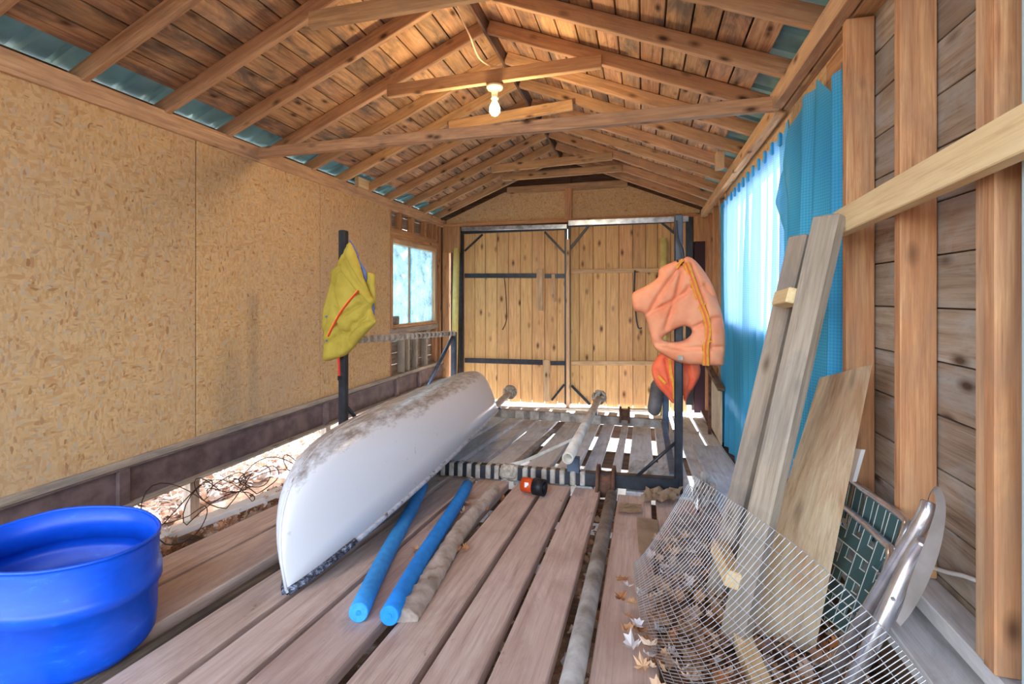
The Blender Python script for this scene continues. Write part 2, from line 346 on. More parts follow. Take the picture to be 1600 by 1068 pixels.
def puffy(name, outline, mat, parent, y0, T=.05, r=.07, holes=(), seams=(), step=.014, tilt=0., groove=.72):
    """padded garment: the outline (photo points placed on the plane y0) filled and inflated both ways"""
    def w2(ps): return [np.array((q.x, q.z)) for q in (ony(px, py, y0) for px, py in ps)]
    def smoothpts(ps):
        c = catmull([(p[0], p[1], 0) for p in ps], 5, True); return [np.array((v.x, v.y)) for v in c]
    loops = [smoothpts(w2(outline))] + [smoothpts(w2(h)) for h in holes]
    pts, edges = [], []
    for lp in loops:
        b = len(pts); pts += [Vector((float(p[0]), float(p[1]))) for p in lp]; edges += [(b+i, b+(i+1) % len(lp)) for i in range(len(lp))]
    nb = len(pts); B = np.array([[p.x, p.y] for p in pts]); lo, hi = B.min(0), B.max(0)
    row = 0; z = lo[1]
    while z < hi[1]:
        x = lo[0] + (step/2 if row % 2 else 0)
        while x < hi[0]:
            pts.append(Vector((x, z))); x += step
        z += step*.87; row += 1
    def inside(p, lp):
        k = False
        for i in range(len(lp)):
            a, b = lp[i], lp[(i+1) % len(lp)]
            if (a[1] > p[1]) != (b[1] > p[1]) and p[0] < (b[0]-a[0])*(p[1]-a[1])/(b[1]-a[1]) + a[0]: k = not k
        return k
    Q = np.array([[p.x, p.y] for p in pts]); d = np.full(len(Q), 9.)
    for a, b in edges: d = np.minimum(d, segdist(Q, Q[a], Q[b]))
    keep = [i for i in range(len(pts)) if i < nb or (d[i] > step*.45 and inside(Q[i], loops[0]) and not any(inside(Q[i], h) for h in loops[1:]))]
    pts = [pts[i] for i in keep]
    res = geometry.delaunay_2d_cdt(pts, edges, [], 0, 1e-6)
    vv = np.array([[p.x, p.y] for p in res[0]]); d = np.full(len(vv), 9.)
    allseg = [(np.array(pts[a]), np.array(pts[b])) for a, b in edges]
    for a, b in allseg: d = np.minimum(d, segdist(vv, a, b))
    u = np.clip(d/r, 0, 1); h = T*np.sqrt(np.maximum(0, 1-(1-u)**2))
    for s in seams:
        s2 = w2(s); ds = np.full(len(vv), 9.)
        for a, b in zip(s2, s2[1:]): ds = np.minimum(ds, segdist(vv, a, b))
        k = np.clip(ds/.018, 0, 1); h *= (1-groove) + groove*(k*k*(3-2*k))
    rip = .004*np.sin(vv[:, 0]*61+vv[:, 1]*37)*np.sin(vv[:, 1]*53-vv[:, 0]*29)*u
    bm = bmesh.new(); c = Vector((vv[:, 0].mean(), y0, vv[:, 1].max()))
    fr, bk = [], []
    for i, (x, z) in enumerate(vv):
        yo = tilt*(x - c.x)
        f = bm.verts.new((x-c.x, yo - h[i] - rip[i], z-c.z)); fr.append(f)
        bk.append(f if d[i] < 1e-5 else bm.verts.new((x-c.x, yo + h[i], z-c.z)))
    for f in res[2]:
        m = (vv[f[0]]+vv[f[1]]+vv[f[2]])/3
        if not inside(m, loops[0]) or any(inside(m, q) for q in loops[1:]): continue
        try:
            bm.faces.new([fr[i] for i in f]); bm.faces.new([bk[i] for i in f][::-1])
        except ValueError: pass
    bmesh.ops.recalc_face_normals(bm, faces=bm.faces)
    return mesh(name, bm, mat, parent, Matrix.Translation(c), True)

# ================================================================== SETTING
LX, RX, RG = -2.84, .717, -1.06              # inner faces of left and right walls, ridge line
YF = 6.55                                    # door wall
Y0 = -.5                                     # open front of the shed, behind the camera
def rz(x): return 2.85 - .41*abs(x - RG)     # underside of the rafters
# ---- ground outside and below
def gz(x, y): return -.42 + .14*min(max((-1.9-x)/.3, 0), 1) - .075*max(y, 0) + (.02*math.sin(3*x + y) + .02*math.sin(2.3*y))
def groundmesh(name, x0, x1, y0, y1, n, m, mat, dz=0.):
    bm = bmesh.new(); g = [[bm.verts.new((x0+(x1-x0)*i/n, y0+(y1-y0)*j/m, gz(x0+(x1-x0)*i/n, y0+(y1-y0)*j/m)+dz)) for j in range(m+1)] for i in range(n+1)]
    for i in range(n):
        for j in range(m): bm.faces.new((g[i][j], g[i+1][j], g[i+1][j+1], g[i][j+1]))
    o = mesh(name, bm, mat, None, None, True); o['kind'] = 'structure'; return o
groundmesh('ground', -14, 10, -10, 3.35, 48, 28, 'earth')
groundmesh('ground_snow', -14, 10, 3.35, 16, 48, 26, 'snow')
# ---- floor: every plank its own piece
floor = struct('floor', (-.8, 3, fz(3)))
def plank(x0, x1, y0, y1, mat, th=.045, dz=0.):
    a, b = fp((x0+x1)/2, y0, -th/2+dz), fp((x0+x1)/2, y1, -th/2+dz)
    return beam('plank', a, b, x1-x0, th, mat, floor, FUP, .005, .002)
for x0, x1, dz in ((-2.02, -1.825, -.004), (-1.795, -1.575, 0), (-1.455, -1.29, .002), (-1.262, -1.105, 0), (-1.078, -.868, .003),
                   (-.815, -.638, 0), (-.612, -.458, .002), (-.430, -.268, 0), (-.152, .045, -.002)):
    plank(x0, x1, -.3, 3.12+random.uniform(-.03, .03), 'deck', .05, dz)
for x0, x1 in ((-2.45, -2.23), (-2.21, -1.97), (-1.95, -1.77), (-1.75, -1.575), (-1.555, -1.375), (-1.35, -1.185), (-1.16, -.955), (-.865, -.665), (-.635, -.468), (-.435, -.31), (-.235, -.155), (-.115, .085), (.112, .315), (.345, .565)):
    plank(x0+.007, x1-.007, 3.17, 6.35+random.uniform(-.05, .03), 'fardeck', .04, -.002)
for y in (.6, 1.9, 3.1, 4.4, 5.7):            # joists under the planks
    beam('joist', (-2.4, y, fz(y)-.125), (.6, y, fz(y)-.125), .045, .14, 'darkwood', floor)
plank(.585, .70, 3.2, 6.35, 'fardeck', .04, 0)
plank(.075, .30, 2.05, 3.13, 'deck', .045, -.004); plank(.325, .52, 2.3, 3.13, 'deck', .045, -.004); plank(.54, .70, 2.3, 3.13, 'deck', .045, -.006)
plank(.42, .66, 2.75, 4.6, 'fardeck', .03, .032)
# ---- left wall
wl = struct('wall_left', (LX, 3, 0))
for y0, y1 in ((-.45, 1.235), (1.243, 2.495), (2.504, 3.755), (3.763, 5.01)):
    box('osb_panel', (LX-.012, y0, .085), (LX, y1, 2.045), 'osb', wl, .001)
box('top_plate', (LX-.02, Y0, 2.035), (LX+.022, 3.02, 2.145), 'paleplate', wl)
box('top_plate', (LX-.06, 3.0, 2.035), (LX+.012, 6.72, 2.145), 'paleplate', wl)
box('cap_plate', (LX-.11, Y0, 2.03), (LX-.03, YF, 2.12), 'rafter', wl)
box('eave_block', (LX-.13, Y0, 2.10), (LX-.09, 6.6, 2.20), 'darkwood', wl)
box('sill_board', (LX-.10, Y0, .045), (LX+.025, 6.5, .085), 'greywood', wl)
z = .05
while z < 2.1:                                # outside boarding
    for a, b in (((-.5, 6.7),) if (z > 1.72 or z < .5) else ((-.5, 5.0), (6.36, 6.7))):
        box('siding_board', (LX-.115, a, z), (LX-.095, b, z+.134), 'siding', wl, .002)
    z += .14
for y in (5.03, 6.34, 6.46): box('stud', (LX-.09, y-.019, .085), (LX-.002, y+.019, 2.035), 'stud', wl)
for y in (5.30, 5.62, 5.98, 6.2): box('cripple_stud', (LX-.09, y-.019, 1.825), (LX-.004, y+.019, 2.035), 'stud', wl)
for y in (5.36, 5.5, 5.72, 6.02): box('cripple_stud', (LX-.09, y-.02, .085), (LX-.004, y+.02, .56), 'greywood', wl)
box('window_header', (LX-.09, 5.01, 1.70), (LX+.004, 6.36, 1.825), 'stud', wl)
box('window_sill_board', (LX-.09, 5.01, .565), (LX+.006, 6.36, .635), 'greywood', wl)
box('steel_web', (LX-.02, Y0, -.165), (LX, 6.6, .044), 'steelpaint', wl, .002)
box('steel_flange', (LX-.06, Y0, -.182), (LX+.055, 6.6, -.166), 'greywood', wl, .002)  # lower flange coloured tan to carry the ground light falling on it
box('steel_flange', (LX-.06, Y0, .034), (LX+.03, 6.6, .0445), 'steelpaint', wl, .002)
for y in (2.03, 3.82, 5.15, 5.75): box('steel_stiffener', (LX, y-.03, -.165), (LX+.028, y+.03, .034), 'steelpaint', wl, .002)
for y in (.4, 2.52, 3.92, 5.6): box('support_post', (LX-.09, y-.035, -1.0), (LX-.03, y+.035, -.178), 'greywood', wl)
# ---- window in the left wall
w1 = struct('window_1', (LX, 5.68, .66), 'dusty two-pane window set in the left wall', 'window')
box('frame_side', (LX-.085, 5.05, .64), (LX+.004, 5.078, 1.70), 'paleplate', w1)
box('frame_side', (LX-.085, 6.26, .64), (LX+.004, 6.32, 1.70), 'paleplate', w1)
box('frame_top', (LX-.085, 5.078, 1.645), (LX+.004, 6.26, 1.70), 'paleplate', w1)
box('frame_bottom', (LX-.085, 5.078, .64), (LX+.012, 6.26, .68), 'stud', w1)
box('pane', (LX-.055, 5.078, .68), (LX-.05, 5.62, 1.645), 'dustypane', w1, 0)
box('pane', (LX-.048, 5.56, .68), (LX-.043, 6.26, 1.645), 'dustypane', w1, 0)
box('sash_stile', (LX-.060, 5.555, .68), (LX-.038, 5.578, 1.645), 'paleplate', w1)
# ---- far wall with the doors
wf = struct('wall_far', (-1, YF, 0))
def gable(x0, x1, name='osb_panel'):
    zt = 2.50
    P = [(x0, YF+.03, 2.085), (x1, YF+.03, 2.085)]
    P += [(x1, YF+.03, min(zt, rz(x1)-.0)), ]
    xa, xb = RG + (2.85-zt)/.41, RG - (2.85-zt)/.41
    if x1 > xa: P += [(xa, YF+.03, zt)]
    if x0 < xb: P += [(xb, YF+.03, zt)]
    P += [(x0, YF+.03, min(zt, rz(x0)))]
    return prism(name, P, .012, 'osb', wf)
gable(-2.80, -1.03); gable(-.94, .70)
box('gable_post', (-1.03, YF-.03, 2.07), (-.94, YF+.02, 2.50), 'stud', wf)
box('gable_board', (-1.86, YF-.02, 2.47), (-.20, YF+.02, 2.565), 'rafter', wf)
box('gable_king_post', (-1.03, YF-.01, 2.565), (-.95, YF+.03, 2.84), 'darkwood', wf)
prism('gable_boarding', [(-1.95, YF+.04, 2.48), (-.17, YF+.04, 2.48), (RG, YF+.04, 2.94)], .015, 'darkwood', wf)
prism('gable_leak_blocker', [(LX-.12, YF+.09, 2.0), (.86, YF+.09, 2.0), (.86, YF+.09, rz(.86)+.1), (RG, YF+.09, 2.97), (LX-.12, YF+.09, rz(LX-.12)+.1)], .02, 'darkwood', wf)  # unseen backing added to stop daylight leaking in around the gable
box('corner_leak_filler', (LX-.12, YF, -.45), (LX, YF+.06, 2.1), 'darkwood', wf)  # fillers added behind the wall corners to shut out stray daylight
box('corner_leak_filler', (.60, YF+.03, -.45), (.84, YF+.08, 2.1), 'darkwood', wf)
box('corner_leak_filler', (-2.66, YF+.03, -.45), (-2.53, YF+.08, 2.1), 'darkwood', wf)
box('lintel', (LX, YF+.05, 1.95), (.73, YF+.085, 2.10), 'darkwood', wf)
box('door_header', (LX, YF-.02, 2.035), (.73, YF+.05, 2.085), 'stud', wf)
# corner posts and boards beside the doors
box('corner_board', (LX, YF-.02, 1.66), (-2.57, YF+.05, 2.035), 'stud', wf)
box('corner_stud', (-2.84, YF-.03, -.45), (-2.74, YF+.05, 1.66), 'stud', wf)
box('corner_stud', (-2.72, YF-.01, -.45), (-2.63, YF+.05, 1.66), 'darkwood', wf)
box('corner_board', (.62, YF-.04, 1.72), (.80, YF+.04, 2.035), 'stud', wf)
box('dark_panel', (.63, YF-.01, -.47), (.78, YF+.02, 1.72), 'purple', wf)
box('corner_stud', (.76, YF-.05, -.45), (.80, YF+.03, 1.72), 'stud', wf)
# ---- doors
def door(name, X0, X1, joints, zt, zb, label):
    d = struct(name, ((X0+X1)/2, YF, zb), label, 'door')
    for a, b in zip(joints, joints[1:]):
        h = random.uniform(-.02, .01)
        box('door_plank', (a+.0025, YF+.035+random.uniform(0, .004), zb+.05+h), (b-.0025, YF+.062, zt-.02), 'doorplank', d, .006)
    return d
def zx(p, ys=355): return ony(p, ys, YF).x
j1 = [zx(700+v/3.446) for v in (80, 140, 197, 260, 322, 387, 450, 518, 585, 632)]
j2 = [zx(700+v/3.446) for v in (652, 705, 780, 850, 920, 995, 1065, 1130, 1200, 1290)]
DB = -.52
d1 = door('door_1', j1[0], j1[-1], j1, 1.98, DB, 'left garage door leaf of knotty vertical planks with black steel straps')
d2 = door('door_2', j2[0], j2[-1], j2, 2.02, DB, 'right garage door leaf of knotty vertical planks with wooden rails')
yF = YF+.02
def bar(d, name, px0, py0, px1, py1, wd, mat, th=.03, y=yF):
    return beam(name, ony(px0, py0, y), ony(px1, py1, y), th, wd, mat, d, ((1, 0, 0) if abs(px1-px0) < 4 else (0, 0, 1)), .003)
box('backing_sheet', (j1[0], YF+.064, DB+.08), (j1[-1], YF+.072, 1.98), 'darkwood', d1); box('backing_sheet', (j2[0], YF+.064, DB+.08), (j2[-1], YF+.072, 2.02), 'darkwood', d2)  # dark backing added to block sun between the planks and darken the joints
bar(d1, 'frame_post', 721, 360, 721, 632, .045, 'blackpaint'); bar(d1, 'frame_post', 884.5, 352, 884.5, 632, .04, 'blackpaint')
bar(d1, 'frame_rail', 722, 363, 884, 356, .05, 'blackpaint', .025); bar(d1, 'track', 721, 357.5, 886, 353.5, .06, 'galv', .03, YF-.02)
bar(d1, 'strap', 726, 430.5, 838, 430.5, .065, 'blackpaint', .012); bar(d1, 'strap', 851, 431, 882, 431, .06, 'blackpaint', .012)
bar(d1, 'strap', 726, 562.5, 848, 566, .07, 'blackpaint', .012); bar(d1, 'strap', 860, 567, 882, 567, .06, 'blackpaint', .012)
bar(d1, 'brace', 726, 392, 754, 366, .03, 'blackpaint', .012); bar(d1, 'brace', 851, 362, 883, 396, .03, 'blackpaint', .012)
bar(d1, 'brace', 882, 600, 862, 625, .03, 'blackpaint', .012)
bar(d1, 'batten', 843.5, 420, 843.5, 485, .09, 'paleplate', .022); bar(d1, 'batten', 864.5, 428, 865.5, 471, .05, 'paleplate', .022)
bar(d1, 'batten', 854, 562, 854, 627, .09, 'paleplate', .022)
tube('hook', catmull([ony(788, 432, yF-.02), ony(791, 470, yF-.02), ony(791, 500, yF-.03), ony(785, 515, yF-.04)], 5), .008, 'rust', d1, 6)
bar(d2, 'frame_post', 889.5, 352, 889.5, 632, .035, 'blackpaint'); bar(d2, 'frame_post', 1077, 340, 1077, 632, .085, 'blackpaint', .06, YF)
bar(d2, 'frame_rail', 889, 353, 1078, 345, .03, 'blackpaint'); bar(d2, 'track', 888, 348.5, 1076, 341.5, .07, 'galv', .04, YF-.03)
bar(d2, 'rail', 893, 424, 1060, 421.5, .055, 'paleplate', .045); bar(d2, 'rail', 893, 567, 1060, 567, .06, 'paleplate', .045)
bar(d2, 'brace', 891, 388, 920, 352, .035, 'blackpaint', .012); bar(d2, 'brace', 1034, 348, 1056, 366, .03, 'blackpaint', .012)
bar(d2, 'brace', 893, 602, 922, 632, .035, 'blackpaint', .012)
tube('hook', catmull([ony(992, 422, yF-.02), ony(991, 460, yF-.02), ony(996, 508, yF-.03), ony(1003, 512, yF-.04)], 5), .010, 'blackpaint', d2, 6)
mp = mesh('trim_1', boxbm(2.44, .045, .045), 'paleplate', None, frame(ony(887.5, 392, YF-.03), ony(887.5, 634, YF-.03), V(0, 1, 0))); mp['kind'] = 'structure'
bar(wf, 'threshold_beam', 725, 636, 1015, 641, .04, 'greywood', .06, YF-.05)
# ---- right wall
wr = struct('wall_right', (RX, 3, 0))
def stud(y, x0=RX, x1=.807, z0=.20, z1=2.02, mat='stud'): return box('stud', (x0, y, z0), (x1, y+.037, z1), mat, wr)
for y in (.45, .85, 1.247, 1.634, 2.016): stud(y)
box('stud', (RX+.005, 1.286, .2), (.807, 1.32, 2.02), 'paleplate', wr)
for y in (4.98, 5.35, 5.8, 6.25): stud(y, .76, .85, -.35, 2.02)
z = .06
while z < 2.2:
    segs = ((-.4, 2.95), (4.88, 6.6)) if .75 < z+.1 < 1.95 else ((-.4, 6.6),)
    for a, b in segs: box('siding_board', (.811, a, z), (.832, b, z+.148), 'siding', wr, .002)
    z += .152
z = -.42
while z < 0: box('siding_board', (.811, 3.7, z), (.832, 6.6, z+.148), 'siding', wr, .002); z += .152
for a, b in (((.834, -.4, .05), (.845, 2.95, 2.2)), ((.834, 2.95, .05), (.845, 4.88, .74)), ((.834, 4.88, -.45), (.845, 6.6, 2.2)), ((.834, 2.95, 1.91), (.845, 4.88, 2.2))): box('leak_blocker', a, b, 'darkwood', wr, 0)  # outer sheets added so no daylight shows through the siding joints
box('top_plate', (.682, -.4, 2.035), (.735, 2.96, 2.13), 'paleplate', wr)
box('top_plate', (.70, 2.94, 2.01), (.755, 6.45, 2.10), 'paleplate', wr)
box('cap_plate', (.742, -.4, 2.03), (.83, 6.5, 2.11), 'rafter', wr)
box('header_board', (.775, 2.06, 1.90), (.79, 5.0, 2.03), 'osb', wr)
box('short_header', (.76, 2.056, 1.85), (.80, 2.35, 2.0), 'stud', wr)
box('sill_plate', (.725, -.3, .15), (.81, 3.0, .195), 'fardeck', wr)
box('sill_ledge', (.655, -.3, .045), (.79, 2.2, .095), 'fardeck', wr)
box('sill_beam', (.70, -.3, -.32), (.80, 3.0, .045), 'darkwood', wr)
box('sill_beam', (.70, 3.0, -.55), (.83, 6.5, -.42), 'steelpaint', wr)
box('trim_board', (.722, 1.14, .2), (.80, 1.184, 2.03), 'trimblue', wr)
w2 = struct('window_2', (.82, 3.7, .75), 'window behind the blue curtains on the right wall', 'window')
for a, b in (((.79, 2.95, .74), (.84, 3.0, 1.90)), ((.79, 4.83, .74), (.84, 4.88, 1.90)), ((.79, 3.89, .79), (.84, 3.94, 1.85))): box('frame_side', a, b, 'white', w2)
box('frame_top', (.79, 3.0, 1.85), (.84, 4.83, 1.90), 'white', w2); box('frame_bottom', (.76, 3.0, .74), (.84, 4.83, .79), 'white', w2)
box('pane', (.815, 3.0, .79), (.819, 3.89, 1.85), 'glass', w2, 0); box('pane', (.815, 3.94, .79), (.819, 4.83, 1.85), 'glass', w2, 0)
# ---- roof
ce = struct('ceiling', (RG, 3, 2.9))
sl_ = math.atan(.41); cs = math.cos(sl_)
RY = [.03, .478] + [.93 + .452*i for i in range(13)]
for y in RY:
    for sg, xe in ((-1, -3.02), (1, .90)):
        off = .045/cs
        a = V(RG + sg*.019, y, rz(RG+sg*.019)+off); b = V(xe, y, rz(xe)+off)
        dz = random.uniform(-.004, .004)
        beam('rafter', a + V(0, 0, dz), b + V(0, random.uniform(-.008, .008), dz), .038, .09, 'rafter', ce, (0, 0, 1), .004)
beam('ridge_board', (RG, Y0, 2.90), (RG, 6.6, 2.90), .022, .12, 'darkwood', ce)
nb = 13; pitch = .140
for sg in (-1, 1):
    for k in range(nb):
        s0 = .01 + k*pitch; sm = s0 + pitch/2
        xm = RG + sg*sm*cs; zm = 2.85 + .09/cs + .012/cs - math.tan(sl_)*sm*cs
        cuts = [Y0, RY[random.choice((3, 4, 5))]+.0, RY[random.choice((8, 9, 10))], 6.72]
        for a, b in zip(cuts, cuts[1:]):
            beam('roof_board', (xm, a+.001, zm), (xm, b-.001, zm), pitch-.009, .02, 'roofboard', ce, (sg*math.sin(sl_), 0, math.cos(sl_)), .003)
def metal(sg):
    bm = bmesh.new(); prev = None; y = Y0-.1; i = 0
    prof = [(0, 0), (.10, 0), (.115, .02), (.145, .02), (.16, 0)]
    while y < 6.9:
        for dy, dz in prof[:-1]:
            yy = y+dy; c = []
            for s in (0, 2.35):
                c.append(bm.verts.new((RG+sg*s*cs, yy, 2.85+.135/cs - s*math.sin(sl_) + dz)))
            if prev: bm.faces.new((prev[0], c[0], c[1], prev[1]))
            prev = c
        y += .16
    return mesh('metal_sheet', bm, 'teal', ce)
metal(-1); metal(1)
for sg in (-1, 1):                            # black sheet added above the roof boards so their gaps look dark
    L_ = nb*pitch; a_ = V(RG, 3.1, 2.85+.118/cs); xm = RG + sg*L_/2*cs; zm = 2.85+.1235/cs - L_/2*math.sin(sl_)
    beam('gap_darkener', (xm, Y0, zm), (xm, 6.72, zm), L_, .004, 'blackplastic', ce, (sg*math.sin(sl_), 0, math.cos(sl_)), 0)
def collar(px0, py0, px1, py1, y, h=.09, mat='rafter', th=.038):
    a, b = ony(px0, py0, y), ony(px1, py1, y); a.z += h/2; b.z += h/2
    return beam('collar_tie', a, b, th, h, mat, ce, (0, 0, 1), .004)
collar(606, 153, 940, 107, 3.145); collar(702, 205, 895, 172, 4.045); collar(768, 270, 957, 250, 5.41); collar(785, 283, 972, 268, 5.86)
collar(485, 46, 765, -2, 2.245)
beam('tie_beam', (-2.85, 3.03, 2.105), (.72, 2.93, 2.065), .05, .075, 'rafter', ce, (0, 0, 1), .004)
b_ = onx(570, 303, LX+.02); box('packing_block', (LX-.03, b_.y-.11, 2.146), (LX+.02, b_.y+.11, 2.25), 'newlumber', ce)
b_ = onx(1125, 250, .60); box('packing_block', (b_.x-.03, b_.y-.03, b_.z-.07), (b_.x+.03, b_.y+.07, b_.z+.07), 'paleplate', ce)

# ================================================================== THINGS
# ---- upturned canoe
def canoe():
    N, Fp = V(-1.29, 1.52, -.108), V(-1.60, 4.95, -.21); L = (Fp-N).length
    B, GM, K, ROLL = .34, .11, .525, math.radians(16)
    ax = (Fp-N).normalized(); side = ax.cross(V(0, 0, 1)).normalized(); up = side.cross(ax)
    s2 = side*math.cos(ROLL) + up*math.sin(ROLL); u2 = up*math.cos(ROLL) - side*math.sin(ROLL)
    M = Matrix((ax, -s2, u2)).transposed().to_4x4(); M.translation = (N+Fp)/2
    root = thing('canoe', 'long white canoe lying upside down across the rack, dirty along its bottom', 'canoe', (N+Fp)/2 + V(0, 0, -.05))
    def prof(t):
        b = B*max(0, 1-abs(t)**2.2)**.8; g = GM*(1-t*t); k = K*max(0, 1-abs(t)**5)**(1/2.5)*(1 - .06*(1-t*t)); return b, g, max(k, g)
    bm = bmesh.new(); n, m = 60, 20; g = []
    for i in range(n+1):
        t = -math.cos(math.pi*i/n); t = math.copysign(abs(t)**.85, t) if abs(t) > 0 else 0
        b, g0, k = prof(t); row = []
        for j in range(m+1):
            a = math.pi*j/m; c, s = math.cos(a), math.sin(a)
            row.append(bm.verts.new((t*L/2, -math.copysign(abs(c)**.6, c)*b, g0+(k-g0)*abs(s)**.72)))
        g.append(row)
    for i in range(n):
        for j in range(m):
            try: bm.faces.new((g[i][j], g[i][j+1], g[i+1][j+1], g[i+1][j]))
            except ValueError: pass
    bmesh.ops.remove_doubles(bm, verts=bm.verts, dist=1e-4)
    bmesh.ops.solidify(bm, geom=bm.faces[:], thickness=.006); bmesh.ops.recalc_face_normals(bm, faces=bm.faces)
    hull = mesh('hull', bm, 'canoe', root, M, True)
    for sg in (-1, 1):
        pts = []
        for i in range(41):
            t = -1+2*i/40; b, g0, k = prof(t); pts.append(M @ V(t*L/2, sg*(b+.004), g0+.002))
        o = pts[0]; bm = bmesh.new(); sweep(bm, [p-o for p in pts], .013, 6); mesh('gunwale', bm, 'gunwale', root, Matrix.Translation(o))
    for sg in (-1, 1):                                  # scuffed metal tip of the bow
        pts = []
        for i in range(9):
            t = -1+.16*i/8; b, g0, k = prof(t); pts.append(M @ V(t*L/2-.003, sg*(b+.006), g0+.004))
        o = pts[0]; bm = bmesh.new(); sweep(bm, [p-o for p in pts], .016, 6); mesh('bow_cap', bm, 'scuffed', root, Matrix.Translation(o))
    for sg in (-1, 1):                                  # pale keel band over each stem
        pts = []
        for i in range(22):
            t = sg*(1 - .62*(i/21)**1.6); b, g0, k = prof(t); pts.append(M @ V(t*L/2 + sg*.004, 0, k+.003 if abs(t) < .999 else .01))
        o = pts[0]; bm = bmesh.new(); sweep(bm, [p-o for p in pts], .007, 6); mesh('stem_band', bm, 'canoe', root, Matrix.Translation(o))
canoe()

# ---- boat rack: two wrapped cross beams, four posts, side rails
rk = thing('boat_rack', 'black steel boat rack frame with webbing-wrapped beams and four posts', 'rack', fp(-1, 4.1))
NL, NR = fp(-2.10, 3.04, .055), fp(.217, 3.23, .055); FL, FR = fp(-2.06, 5.05, .12), fp(.217, 5.05, .12)
straightbeam = lambda n, a, b, wd, h, mat, up=FUP: beam(n, a, b, wd, h, mat, rk, up, .006)
straightbeam('cross_beam', NL, NR, .07, .085, 'blackpaint'); straightbeam('cross_beam', FL, FR, .07, .085, 'pipegrey')
def wraps(a, b, f0, f1, n, wd, s, mat='webbing'):
    for i in range(n):
        f = f0 + (f1-f0)*i/(n-1); c = a.lerp(b, f) ; d = (b-a).normalized()*(wd/2)
        c = c + V(random.uniform(-.006, .006), 0, random.uniform(-.002, .002)); beam('webbing_wrap', c-d, c+d, s+random.uniform(0, .006), s*1.18, mat, rk, FUP, .008)
wraps(NL, NR, .30, .74, 17, .036, .080); wraps(FL, FR, .12, .70, 9, .10, .080)
beam('webbing_knot', NL.lerp(NR, .525)+V(-.06, -.01, .01), NL.lerp(NR, .525)+V(.07, -.01, 0), .10, .105, 'rope', rk, FUP, .03)
def post(name, x, y, h0, h1, r=.028, mat='blackpaint'): return beam(name, fp(x, y, h0), fp(x, y, 0)+V(0, 0, h1), r*2, r*2, mat, rk, (0, 1, 0), .008)
post('post', .217, 3.235, 0, 1.775, .026); post('post', -2.10, 3.04, 0, 1.72, .028); post('post', -2.06, 5.05, 0, 1.0, .03, 'bluesteel'); post('post', .217, 5.05, 0, .95, .03, 'bluesteel')
RL0, RL1 = V(-2.10, 3.04, .69), V(-2.06, 5.05, .60)
straight('side_rail', RL0, RL1, .022, 'pipegrey', rk, 10); wraps(RL0, RL1, .06, .98, 22, .045, .05)
straight('rail_brace', RL1+V(0, -.02, -.02), ony(668, 603, 4.35), .02, 'bluesteel', rk, 8)
straight('post_brace', fp(-2.09, 3.05, .45), fp(-2.09, 3.45, .1), .014, 'blackpaint', rk, 8)
straight('beam_brace', ony(990, 748, 3.2), fp(.215, 3.22, .34), .011, 'blackpaint', rk, 8)
beam('side_strap', fp(.19, 3.3, .10), fp(.19, 5.0, .16), .05, .012, 'bluesteel', rk, FUP)
beam('bunk_bracket', fp(-.445, 3.17, .09), fp(-.445, 3.17, .19), .08, .05, 'bluesteel', rk, (0, 1, 0)); beam('bunk_bracket', fp(-.50, 5.05, .15), fp(-.50, 5.05, .24), .08, .05, 'bluesteel', rk, (0, 1, 0))
beam('bunk_bracket', fp(-1.55, 5.05, .15), fp(-1.55, 5.05, .24), .08, .05, 'bluesteel', rk, (0, 1, 0))
def pipe_open(name, p0, p1, r, mat, parent, seg=16):
    p0, p1 = V(p0), V(p1); L = (p1-p0).length; bm = bmesh.new()
    a = sweep(bm, [(-L/2, 0, 0), (L/2, 0, 0)], r, seg, caps=False); b = sweep(bm, [(L/2, 0, 0), (-L/2, 0, 0)], r*.8, seg, caps=False)
    ia = {}
    for e0, e1 in ((a[0], b[1]), (a[1], b[0])):
        e1s = [min(e1, key=lambda q: (q.co-v.co).length) for v in e0]
        for k in range(seg): bm.faces.new((e0[k], e0[(k+1) % seg], e1s[(k+1) % seg], e1s[k]))
    bmesh.ops.recalc_face_normals(bm, faces=bm.faces)
    return mesh(name, bm, mat, parent, frame(p0, p1, V(0, 0, 1)))
def ropeball(c, r, label_parent):
    bm = bmesh.new()
    for i in range(9):
        q = Quaternion((random.uniform(-1, 1), random.uniform(-1, 1), random.uniform(-1, 1)), random.uniform(0, 3)); ring = []
        for k in range(14):
            a = 2*math.pi*k/14; ring.append(q @ V(r*math.cos(a), r*math.sin(a), r*.15*math.sin(3*a)))
        sweep(bm, ring, r*.22, 5, True)
    return mesh('rope_wrap', bm, 'rope', label_parent, Matrix.Translation(c))
PA, PB = fp(-.455, 2.98, .225), ony(936, 622, 5.45)
pt = pipe_open('bunk_pipe', PA, PB, .036, 'pvc', rk); ropeball(PB + V(0, .02, .01), .07, pt)
PC = ony(796, 614, 5.45); PD = fp(-1.40, 3.35, .13)
pt = pipe_open('bunk_pipe', PD, PC, .036, 'pvc', rk); ropeball(PC + V(0, .02, .01), .07, pt)
st = prism('tie_strap', [ony(762, 724, 3.12), ony(820, 716, 3.2), ony(902, 690, 3.45), ony(902, 694, 3.45), ony(820, 721, 3.2), ony(762, 733, 3.12)], .006, 'pvc', rk)
tag(beam('steel_angle', fp(-.93, 3.25, .015), fp(-.88, 4.85, .015), .045, .03, 'pipegrey', None, FUP), 'grey steel bar lying between the pale far planks under the rack', 'bar')
